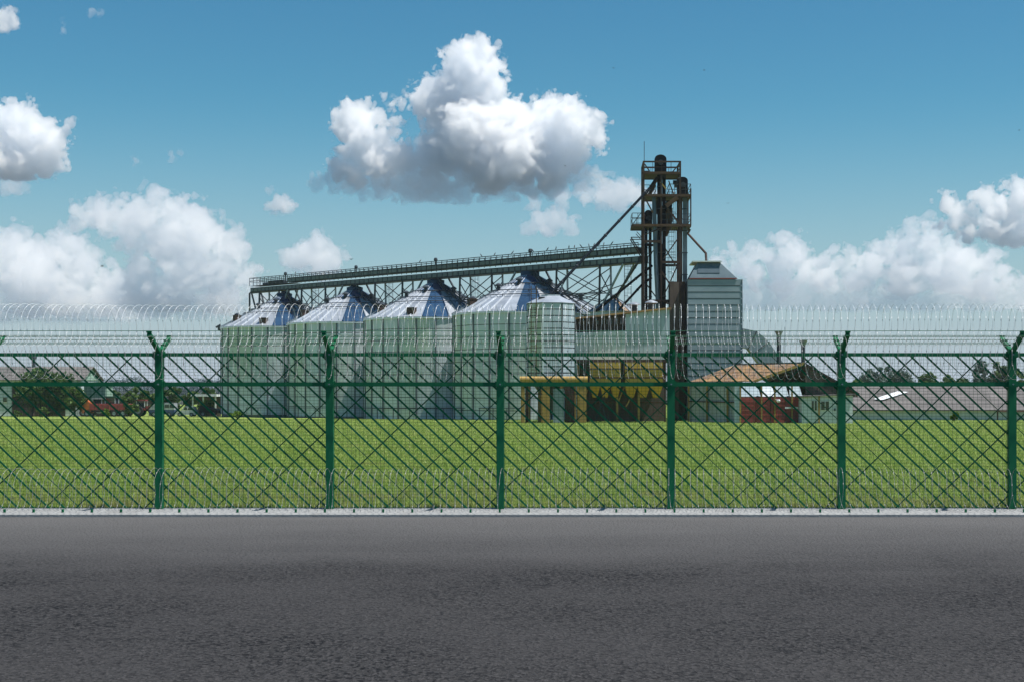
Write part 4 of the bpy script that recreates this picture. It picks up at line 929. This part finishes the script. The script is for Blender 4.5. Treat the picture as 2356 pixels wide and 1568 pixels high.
for a in (x0, x1-.04): MB().box(a-.02, a+.06, VY-.8, VY-.5, vg+.6, vg+.75).build('headlight', M['white'], car)
# white flat shelter behind
sl = thing('white_shelter', 'small shelter with a flat white roof beside the farthest silo', 'shelter', (V(475, 0, 226).x, 226, gz(226)))
w_ = lambda u, v: V(u, v, 226)
MB().box(w_(443, 0).x, w_(502, 0).x, 225, 228.5, w_(0, 911).z, w_(0, 905.5).z).build('roof', M['white'], sl)
for u in (446, 470, 498): MB().box(w_(u, 0).x-.1, w_(u, 0).x+.1, 225.3, 225.5, gz(226)-.1, w_(0, 911).z).build('post', M['white'], sl)
MB().box(w_(446, 0).x, w_(500, 0).x, 228.2, 228.4, gz(226)-.1, w_(0, 911).z).build('back_wall', M['brown_board'], sl)
bk = thing('loading_wagon', 'low dark wagon next to the silver car by the farthest silo', 'wagon', (vx(474), VY+2, vg))
MB().prism([(vx(455), VY+1, vg+.5), (vx(497), VY+1, vg+.5), (vx(500), VY+1, vg+1.0), (vx(456), VY+1, vg+1.7)], (0, 2, 0)).build('body', M['brown'], bk)
for u in (463, 488): wheel(bk, vx(u), VY+.95, vg+.4, .4)

# ------------------------------------------------------------------ trees and bushes
def crown(name, c, rad, n, size, mkey, parent, seed, clumps=40, flat=0.0):
    r = np.random.default_rng(seed); rad = np.array(rad)
    d = r.normal(size=(clumps, 3)); d /= np.linalg.norm(d, axis=1)[:, None]; rr = r.random(clumps)**.45
    cc = d*rr[:, None]*rad*.85; cs = r.uniform(.16, .34, clumps)*rad.mean()
    k = r.integers(0, clumps, n); dd = r.normal(size=(n, 3)); dd /= np.linalg.norm(dd, axis=1)[:, None]
    P_ = cc[k]+dd*(r.random(n)**.5*cs[k])[:, None]*np.array([1, 1, .8]); P_[:, 2] = np.maximum(P_[:, 2], -rad[2]*.98)
    a = r.normal(size=(n, 3)); a /= np.linalg.norm(a, axis=1)[:, None]; b = np.cross(a, r.normal(size=(n, 3))); b /= np.linalg.norm(b, axis=1)[:, None]
    s = (size*r.uniform(.55, 1.3, n))[:, None]
    vv = np.stack([P_-a*s, P_-b*s*.5, P_+a*s, P_+b*s*.5], 1).reshape(-1, 3)
    off = Vector(c)-ORG[parent.name] if parent is not None else Vector((0, 0, 0))
    me = np_mesh(name, vv+np.array(off), np.arange(4*n).reshape(-1, 4), M[mkey], 4)
    o = link(bpy.data.objects.new(name, me)); o.parent = parent
    return o
def tree(u, vt, vb, Y, wpx, mkey, label, seed, name='tree', cat='tree', group=None, n=2600, trunk=.3, size=None):
    k = Y/F; g = gz(Y); b = V(u, vb, Y); b.z = g; top = V(0, vt, Y).z; H = top-g; R = wpx*k/2
    t_ = thing(name, label, cat, b, group); r = random.Random(seed)
    ch = (H*(1-trunk))/2; cz = top-ch
    m = MB(); tw = max(.04, H*.028); mid = Vector((b.x+r.uniform(-.1, .1)*R, b.y, g+(cz-g)*.8))
    m.tube(b, mid, tw*1.25, 8, tw*.8); m.tube(mid, Vector((b.x, b.y, top-ch*.5)), tw*.8, 7, tw*.3)
    for j in range(7):
        a = r.uniform(0, 6.28); s = b.lerp(mid, r.uniform(.6, 1)); e_ = Vector((b.x+math.cos(a)*R*.6, b.y+math.sin(a)*R*.6, cz+r.uniform(-.2, .6)*ch)); m.tube(s, e_, tw*.4, 5, tw*.12)
    m.build('trunk' if cat == 'tree' else 'stem', M['bark'], t_, True)
    crown('crown', (b.x, b.y, cz), (R, R*.8, ch), n, size or max(.11, 1.35*k*3.0), mkey, t_, seed, clumps=max(14, int(n/70)))
    return t_
tree(110, 836, 950, 216, 165, 'leaf_dark', 'big dark leafy bush covering the middle of the grey roofed farm building', 11, 'bush', 'bush', n=7000, trunk=.02)
tree(75, 838, 950, 219, 90, 'leaf', 'lighter green shrub top on the left shoulder of the big dark bush', 12, 'bush', 'bush', n=2200, trunk=.3)
tree(172, 872, 952, 213, 60, 'leaf', 'mid green bush between the big dark bush and the red trailer', 13, 'bush', 'bush', n=2200, trunk=.03)
GL = 'green trees behind the parked vehicles'
for i, (u, vt, w, Y, mk, lab) in enumerate(((203, 862, 26, 240, 'leaf_hazy', 'slim dark tree at the gable end of the farm building'), (300, 886, 60, 238, 'leaf', 'round green tree above the red trailer bed'),
        (345, 890, 55, 236, 'leaf', 'green tree rising behind the white minibus'), (395, 887, 60, 240, 'leaf_dark', 'dark green tree just right of the leftmost whole fence post'),
        (440, 892, 50, 237, 'leaf', 'mid green tree behind the silver car'), (480, 884, 44, 243, 'leaf_dark', 'dark tree touching the farthest silo, behind the white shelter'), (268, 892, 44, 242, 'leaf_dark', 'dark green tree behind the green tractor'))):
    tree(u, vt, 955, Y, w, mk, lab, 30+i, group=GL, n=1800, trunk=.12)
tree(475, 911, 956, 217, 42, 'leaf_bright', 'bright yellow green bush under the flat white roof', 41, 'bush', 'bush', n=1500, trunk=.02)
tree(300, 922, 957, 209, 44, 'leaf', 'loose green bush in front of the red trailer bed', 42, 'bush', 'bush', n=1300, trunk=.05)
for u, vt, Y, w, mk, lab, s in ((97, 930, 196, 34, 'leaf', 'small leafy weed clump in the grass before the big dark bush', 50), (245, 938, 196, 26, 'leaf_bright', 'small bright bush at the meadow edge before the red trailer', 51),
        (545, 945, 176, 56, 'leaf_bright', 'low bright green bush at the foot of the farthest silo', 52), (2196, 946, 150, 26, 'leaf_bright', 'small bright bush in the grass before the long low barn', 53), (40, 942, 200, 20, 'leaf', 'tiny weed clump at the meadow edge by the pale wall', 54)):
    tree(u, vt, 968, Y, w, mk, lab, s, 'bush', 'bush', 'small bushes along the meadow edge', n=520, trunk=.05, size=.16)
GR = 'trees beyond the long barn'
for i, (u, vt, w, Y, mk, lab) in enumerate(((2010, 838, 90, 330, 'leaf_hazy', 'left one of two broad hazy blue green trees beyond the barn'), (2062, 830, 90, 335, 'leaf_hazy', 'right one of two broad hazy blue green trees beyond the barn'),
        (2135, 850, 60, 300, 'leaf', 'mid green tree in the middle of the trees beyond the barn'), (2180, 858, 50, 300, 'leaf', 'low green tree right of the middle of the barn ridge'), (2215, 864, 50, 310, 'leaf_dark', 'low dark tree between the mid green trees and the last tall pair'),
        (2262, 822, 60, 330, 'leaf_hazy', 'tall hazy blue green tree just left of the last fence post'), (2302, 818, 66, 325, 'leaf_dark', 'tall dark tree behind the last fence post'), (2352, 842, 60, 320, 'leaf', 'green tree cut by the right edge of the picture'), (1968, 868, 50, 310, 'leaf', 'low green tree showing above the left end of the barn'))):
    tree(u, vt, 900, Y, w, mk, lab, 60+i, group=GR, n=1900, trunk=.15)
def wood(u0, u1, Y, vt, seed, mkey, label, n=24000):
    r = np.random.default_rng(seed); k = Y/F; x0, x1 = V(u0, 0, Y).x, V(u1, 0, Y).x; g = gz(Y); top = V(0, vt, Y).z
    x = r.uniform(x0, x1, n); env = .72+.16*np.sin(x/ (9*k*4))+.10*np.sin(x/(4*k*3)+1)+.08*np.sin(x/(2.1*k)+2)
    z = g+(top-g)*env*r.random(n)**.6*1.08; y = Y+r.uniform(0, 25, n)
    P_ = np.stack([x, y, z], 1); a = r.normal(size=(n, 3)); a /= np.linalg.norm(a, axis=1)[:, None]; b = np.cross(a, r.normal(size=(n, 3))); b /= np.linalg.norm(b, axis=1)[:, None]; s = (1.5*k*r.uniform(.6, 1.4, n))[:, None]
    vv = np.stack([P_-a*s, P_-b*s*.6, P_+a*s, P_+b*s*.6], 1).reshape(-1, 3)
    tag(link(bpy.data.objects.new('treeline', np_mesh('treeline', vv, np.arange(4*n).reshape(-1, 4), M[mkey], 4))), label, 'treeline', kind='stuff')
wood(150, 620, 620, 868, 71, 'leaf_far', 'far bluish wood along the horizon left of the silos')
wood(1900, 2560, 560, 870, 72, 'leaf_far', 'far dark wood along the horizon behind the barn')
wood(-300, 190, 640, 866, 73, 'leaf_far', 'far wood along the horizon behind the farm building', 6000)

# ------------------------------------------------------------------ birds
def bird(p, s, yaw, label, group, flying=True):
    m = MB(); d = Vector((math.cos(yaw), math.sin(yaw), 0)); w = Vector((-d.y, d.x, 0))
    ring = [(-.5, .02, .0), (-.25, .09, .01), (.05, .13, .02), (.28, .10, .05), (.40, .065, .09), (.50, .05, .10), (.60, .012, .09)]
    n = 6; i0 = len(m.v)
    tilt = 0 if flying else .75
    for x, r, z in ring:
        for k in range(n):
            a = 2*math.pi*k/n; q = Vector((x, r*math.cos(a), z+r*math.sin(a))); q = Vector((q.x*math.cos(tilt)-q.z*math.sin(tilt), q.y, q.x*math.sin(tilt)+q.z*math.cos(tilt)))
            m.v.append(p+(d*q.x+w*q.y+Z*q.z)*s)
    for a in range(len(ring)-1):
        for k in range(n): j = (k+1) % n; m.f.append([i0+a*n+k, i0+a*n+j, i0+(a+1)*n+j, i0+(a+1)*n+k])
    if flying:
        for sg_ in (-1, 1):
            f = lambda x, y, z: p+(d*x+w*y*sg_+Z*z)*s
            m.prism([f(.25, .08, .06), f(.32, .5, .22), f(.02, 1.05, .18), f(-.05, .5, .18), f(-.12, .08, .05)], Z*(-.02*s))
        m.prism([p+(d*-.45+w*.05)*s, p+(d*-.8+w*.14)*s, p+(d*-.8-w*.14)*s, p+(d*-.45-w*.05)*s], Z*.015*s)
    o = m.build('bird', M['bird'], org=p, smooth=False); return tag(o, label, 'bird', group)
FLY = ((235, 613, 'dark bird flying low before the clouds at the left'), (808, 597, 'dark bird flying just above the left half of the gantry'), (1412, 157, 'tiny dark bird high in the sky right of the big cloud'), (1620, 162, 'tiny dark bird high in the blue sky above the tower'),
       (1675, 468, 'tiny dark bird gliding right of the tower'), (2345, 300, 'tiny bird near the right edge of the sky'), (1300, 382, 'tiny bird before the lower right of the big cloud'), (480, 613, 'tiny bird before the pale cloud left of the silos'))
for i, (u, v, lab) in enumerate(FLY): bird(V(u, v, 120+5*i), .30 if i < 2 else .20, 1.1*i, lab, 'birds in flight')
rb = random.Random(4)
for i, k in enumerate((2.76, 1.12, .44, .30, .12, -.08, -.22, -.30, -.42, -.47, -.53, -.60, -.645, -.69, -.73, -.80)):
    p = gp_(k, .88, 2.24)
    bird(p+Z*.15, .52, rb.uniform(0, 6.28), ('lone dark bird perched on the far left handrail of the gantry' if i == 0 else 'lone dark bird perched on the gantry handrail midway along' if i == 1 else 'dark bird perched on the gantry handrail near the tower'), 'birds perched on the gantry handrail', False)

# ------------------------------------------------------------------ clouds
def gnoise(shape, cell, rng):
    ix, fx = [], []; off = rng.random(3)
    for k, s in enumerate(shape):
        x = np.arange(s, dtype=np.float32)/cell+off[k]; i = x.astype(int); ix.append(i); fx.append((x-i).astype(np.float32))
    n = [i.max()+2 for i in ix]; g = rng.normal(size=(3, *n)).astype(np.float32); g /= np.linalg.norm(g, axis=0)+1e-6
    shp = [(-1, 1, 1), (1, -1, 1), (1, 1, -1)]; fd = [f*f*f*(f*(f*6-15)+10) for f in fx]; out = np.zeros(shape, np.float32)
    for c in range(8):
        bits = [(c >> k) & 1 for k in range(3)]; idx = np.ix_(ix[0]+bits[0], ix[1]+bits[1], ix[2]+bits[2])
        dot = sum(g[k][idx]*(fx[k]-bits[k]).reshape(shp[k]) for k in range(3)); w = 1
        for k in range(3): w = w*(fd[k] if bits[k] else 1-fd[k]).reshape(shp[k])
        out += dot*w
    return out*1.6
def cloud(blobs, base, Y, vox, seed, dens, label, amp=1.0, depth=.55, kids=7, grow_r=.95, fringe=1.0, skirt=(), parent=None, c0=None):
    rng = np.random.default_rng(seed); S = []
    def grow(x, y, z, r, lv):
        S.append((x, y, z, r))
        if lv == 0 or r < 7: return
        for _ in range(kids if lv > 1 else 8):
            d = rng.normal(size=3); d /= np.linalg.norm(d); d[1] -= .25; d[2] -= .2; d /= np.linalg.norm(d); q = r*rng.uniform(.72, .92)
            grow(x+d[0]*q, y+d[1]*q, z+d[2]*q, r*rng.uniform(.28, .5), lv-1)
    for x, y, r in blobs: grow(x, y, rng.uniform(-1, 1)*r*depth, r*grow_r, 2)
    S = np.array(S, dtype=np.float32); lo = (S[:, :3]-S[:, 3:]).min(0)-8*vox; hi = (S[:, :3]+S[:, 3:]).max(0)+8*vox; hi[1] = min(hi[1], base+6*vox)
    n = np.ceil((hi-lo)/vox).astype(int); ax_ = [lo[k]+np.arange(n[k], dtype=np.float32)*vox for k in range(3)]; D = np.full(n, 1e3, np.float32)
    for x, y, z, r in S:
        R = r+6*vox+.16*r; sl = []
        for k, c in enumerate((x, y, z)): sl.append(slice(max(0, int((c-R-lo[k])/vox)), min(n[k], int((c+R-lo[k])/vox)+1)))
        if any(s.stop <= s.start for s in sl): continue
        d = np.sqrt((ax_[0][sl[0]][:, None, None]-x)**2+(ax_[1][sl[1]][None, :, None]-y)**2+(ax_[2][sl[2]][None, None, :]-z)**2)-r
        cur = D[sl[0], sl[1], sl[2]]; kk = max(3.0, .16*r); h = np.clip(.5+.5*(cur-d)/kk, 0, 1)
        D[sl[0], sl[1], sl[2]] = cur*(1-h)+d*h-kk*h*(1-h)
    N = np.zeros(n, np.float32)
    for cell, a in ((40, 13), (21, 8.5), (11.3, 5.2), (6.1, 3.0)):
        if cell/vox > 1.8: N += a*amp*(np.abs(gnoise(n, cell/vox, rng))*2.0-.5)
    D -= N; D = np.maximum(D, (ax_[1]-base)[None, :, None]+.6*N)
    s = Y/F; root = parent
    fr = 6.0*gnoise(n, max(2, 15/vox), rng)+4.5*gnoise(n, max(2, 7.5/vox), rng)
    for name, dd, ds in ((('cloud' if parent is None else 'vapour_skirt'), D+.9, dens), ('vapour_fringe', D-.3+1.25*fr*fringe, dens*.32)):
        g = openvdb.FloatGrid(background=10.0); g.copyFromArray(np.clip(dd, -10, 10).astype(np.float32)); p, q = g.convertToQuads(isovalue=0.0)
        if len(q) == 0: continue
        p = p*vox+lo
        W = np.stack([(p[:, 0]-UC)*s, Y+p[:, 2]*s, EYE-(p[:, 1]-VH)*s], 1)
        if c0 is None: c0 = np.array([W[:, 0].mean(), Y, W[:, 2].min()])
        m = bpy.data.materials.new('cloud_vapour'); m.use_nodes = True; nd = m.node_tree; nd.nodes.remove(nd.nodes['Principled BSDF'])
        vs = nd.nodes.new('ShaderNodeVolumeScatter'); vs.inputs['Color'].default_value = (1.0, .94, .86, 1); vs.inputs['Density'].default_value = ds/s; vs.inputs['Anisotropy'].default_value = .55
        nd.links.new(vs.outputs[0], nd.nodes['Material Output'].inputs['Volume'])
        o = link(bpy.data.objects.new(name, np_mesh(name, W-c0, q, m, 4)))
        if root is None: root = o; o.location = c0; tag(o, label, 'cloud', 'cumulus clouds')
        else: o.parent = root
    if skirt: cloud(skirt, base+12, Y, vox*1.3, seed+100, dens*.34, None, amp*.9, parent=root, c0=c0)
cv = lambda L: [(644+.3756*x, 55.2+.3756*y, .3756*r) for x, y, r in L]
ch = lambda L: [(1564.5+.3359*x, 349.7+.3359*y, .3359*r) for x, y, r in L]
cloud(cv([(1160, 265, 150), (1235, 215, 92), (1095, 245, 85), (1290, 270, 75), (1130, 420, 190), (1280, 420, 110), (950, 420, 100), (870, 390, 50), (900, 520, 100), (1000, 560, 140), (1150, 560, 130), (740, 490, 45), (690, 500, 30), (1200, 700, 230), (1000, 780, 150), (1400, 600, 140), (1620, 560, 110), (1750, 600, 120), (1850, 650, 120), (1930, 700, 75), (1600, 700, 190), (1750, 750, 130), (1450, 800, 190), (1650, 850, 150), (1300, 870, 180), (1800, 830, 80), (1300, 930, 80), (1500, 915, 85), (1650, 905, 85), (450, 590, 120), (540, 590, 80), (370, 590, 55), (500, 700, 100), (600, 700, 90), (420, 790, 70), (560, 800, 130), (650, 780, 100), (700, 660, 60), (380, 890, 70), (460, 910, 75), (620, 860, 90), (750, 830, 90)]),
      462, 4000, 2.4, 3, .055, 'huge towering white cumulus cloud in the middle of the sky', 1.55, fringe=1.3,
      skirt=cv([(1150, 970, 90), (1300, 980, 100), (1500, 970, 100), (1650, 960, 100), (1850, 930, 85), (1960, 960, 60), (300, 960, 50), (220, 985, 35), (420, 970, 80), (620, 940, 110), (750, 930, 120), (850, 920, 130), (800, 1000, 110), (950, 1000, 130), (1100, 1020, 100), (900, 820, 120), (1000, 1060, 60), (500, 1000, 70), (1250, 1040, 70), (1400, 1030, 70), (1560, 1020, 60), (1720, 1000, 60)]))
cloud([(30, 290, 50), (60, 275, 36), (0, 330, 60), (70, 340, 62), (112, 330, 45), (40, 380, 56), (100, 370, 42), (-40, 350, 70), (148, 308, 12), (160, 292, 9), (140, 355, 12)], 415, 4300, 2.5, 8, .05, 'white cumulus cloud cut by the left edge at mid height', 1.45)
cloud([(10, 40, 26), (0, 60, 24), (30, 50, 13), (-25, 45, 32)], 78, 4200, 2.6, 9, .04, 'small cloud in the top left corner of the sky', .7)
cloud([(x, y, r*1.12) for x, y, r in ((365, 470, 32), (340, 500, 42), (400, 500, 42), (215, 492, 32), (250, 500, 36), (190, 500, 26), (450, 510, 36), (300, 520, 42), (480, 540, 42), (520, 570, 42), (545, 580, 26), (430, 560, 50), (380, 560, 50), (300, 550, 30), (470, 620, 46), (430, 640, 50), (520, 620, 32), (330, 620, 36), (310, 645, 22), (560, 640, 30), (400, 680, 50), (500, 685, 45), (320, 685, 40))], 720, 7600, 3.0, 12, .024, 'broad hazy cumulus bank left of the silos', 1.6, skirt=[(300+45*i, 690+(i*37 % 40), 48) for i in range(8)])
cloud([(x, y, r*1.15) for x, y, r in ((20, 570, 42), (60, 590, 46), (150, 570, 36), (110, 585, 36), (200, 580, 26), (180, 620, 42), (30, 640, 52), (100, 640, 56), (240, 650, 32), (-40, 600, 60), (270, 660, 30), (60, 690, 50), (160, 690, 50), (250, 700, 40))], 730, 8000, 3.0, 14, .024, 'hazy low cloud bank at the lower left edge of the sky', 1.6, skirt=[(-60+45*i, 700+(i*29 % 40), 50) for i in range(9)])
cloud([(650, 470, 22), (630, 478, 16), (672, 475, 14)], 496, 6500, 2.4, 15, .045, 'small lone puffy cloud left of the huge cumulus', .6)
cloud([(730, 540, 15), (740, 560, 26), (715, 580, 36), (690, 595, 32), (670, 600, 26), (760, 595, 32), (795, 590, 14), (797, 565, 7), (740, 620, 36)], 650, 7800, 2.8, 16, .03, 'small pointed cumulus rising behind the left end of the gantry', .7)
cloud([(1240, 510, 26), (1280, 505, 30), (1310, 520, 22), (1215, 525, 16), (1260, 530, 24)], 548, 7600, 3.0, 17, .02, 'faint small cloud below the right side of the huge cumulus', .8)
cloud([(1395, 450, 30), (1440, 442, 34), (1470, 452, 28), (1500, 455, 24), (1350, 448, 24), (1290, 462, 20), (1230, 468, 16), (1420, 470, 26)], 496, 7000, 3.0, 18, .024, 'faint cloud touching the left side of the tower top', .8)
cloud(ch([(x, y, r*1.16) for x, y, r in ((290, 730, 50), (380, 710, 50), (500, 690, 70), (600, 720, 60), (720, 640, 55), (760, 700, 95), (830, 690, 60), (680, 780, 90), (1000, 740, 55), (1090, 760, 60), (950, 770, 50), (1180, 740, 60), (1250, 740, 60), (1350, 690, 60), (1420, 700, 70), (1500, 590, 45), (1480, 650, 60), (1600, 560, 55), (1560, 640, 80), (1690, 520, 60), (1740, 500, 45), (1700, 640, 110), (1850, 700, 90), (1950, 760, 110), (2080, 780, 90), (2150, 820, 70), (1750, 800, 120), (1550, 780, 110), (1300, 800, 100), (1900, 850, 110), (2250, 880, 60), (2320, 900, 60), (500, 830, 80), (300, 800, 60), (420, 790, 70), (850, 800, 80), (700, 880, 90), (1000, 860, 90), (1200, 880, 90), (1500, 900, 100), (2100, 920, 90))]),
      705, 8000, 3.0, 21, .026, 'long hazy cumulus bank right of the dryer', 1.6, skirt=[(1640+44*i, 668+(i*31 % 50), 50) for i in range(18)])
cloud(ch([(1830, 370, 60), (1870, 350, 40), (1920, 400, 70), (2010, 380, 60), (2100, 350, 80), (2190, 310, 60), (2240, 320, 60), (2330, 250, 60), (2330, 330, 90), (2150, 430, 100), (2000, 470, 80), (1900, 470, 60), (2300, 470, 110), (2400, 350, 100), (1780, 500, 40), (2100, 540, 90), (2230, 560, 100), (2340, 560, 100), (1980, 560, 70)]),
      575, 5200, 2.8, 22, .045, 'bright cumulus cloud cut by the right edge above the hazy bank', 1.45)
for i, (L, lab) in enumerate((([(212, 30, 12), (228, 34, 7)], 'tiny wisp of cloud near the top left'), ([(140, 60, 8)], 'faintest tiny wisp below the top left cloud'), ([(315, 370, 10)], 'tiny faint wisp in the blue between left cloud and huge cumulus'), ([(395, 358, 10), (412, 352, 7)], 'thin tiny wisp right of the tiny faint wisp'), ([(40, 430, 22), (12, 432, 20), (60, 428, 10)], 'small pale cloud just under the left edge cumulus'), ([(622, 440, 10), (735, 500, 10), (780, 495, 8)], 'faint scraps of cloud between the small puffy cloud and gantry'))):
    cloud(L, 460, 6500, 2.4, 40+i, .018, lab, .6)

# ------------------------------------------------------------------ thin summer haze near the ground
hz_ = MB().box(-9100, 9100, -3100, 9100, -6.0, 32.0).build('haze', None)
m = bpy.data.materials.new('summer_haze'); m.use_nodes = True; nd = m.node_tree; nd.nodes.remove(nd.nodes['Principled BSDF'])
pv = nd.nodes.new('ShaderNodeVolumePrincipled'); pv.inputs['Color'].default_value = (.86, .92, 1, 1); pv.inputs['Density'].default_value = .00010; pv.inputs['Anisotropy'].default_value = 0
nd.links.new(pv.outputs[0], nd.nodes['Material Output'].inputs['Volume']); hz_.data.materials.append(m)
tag(hz_, 'thin pale summer haze over the fields', 'haze', kind='stuff')
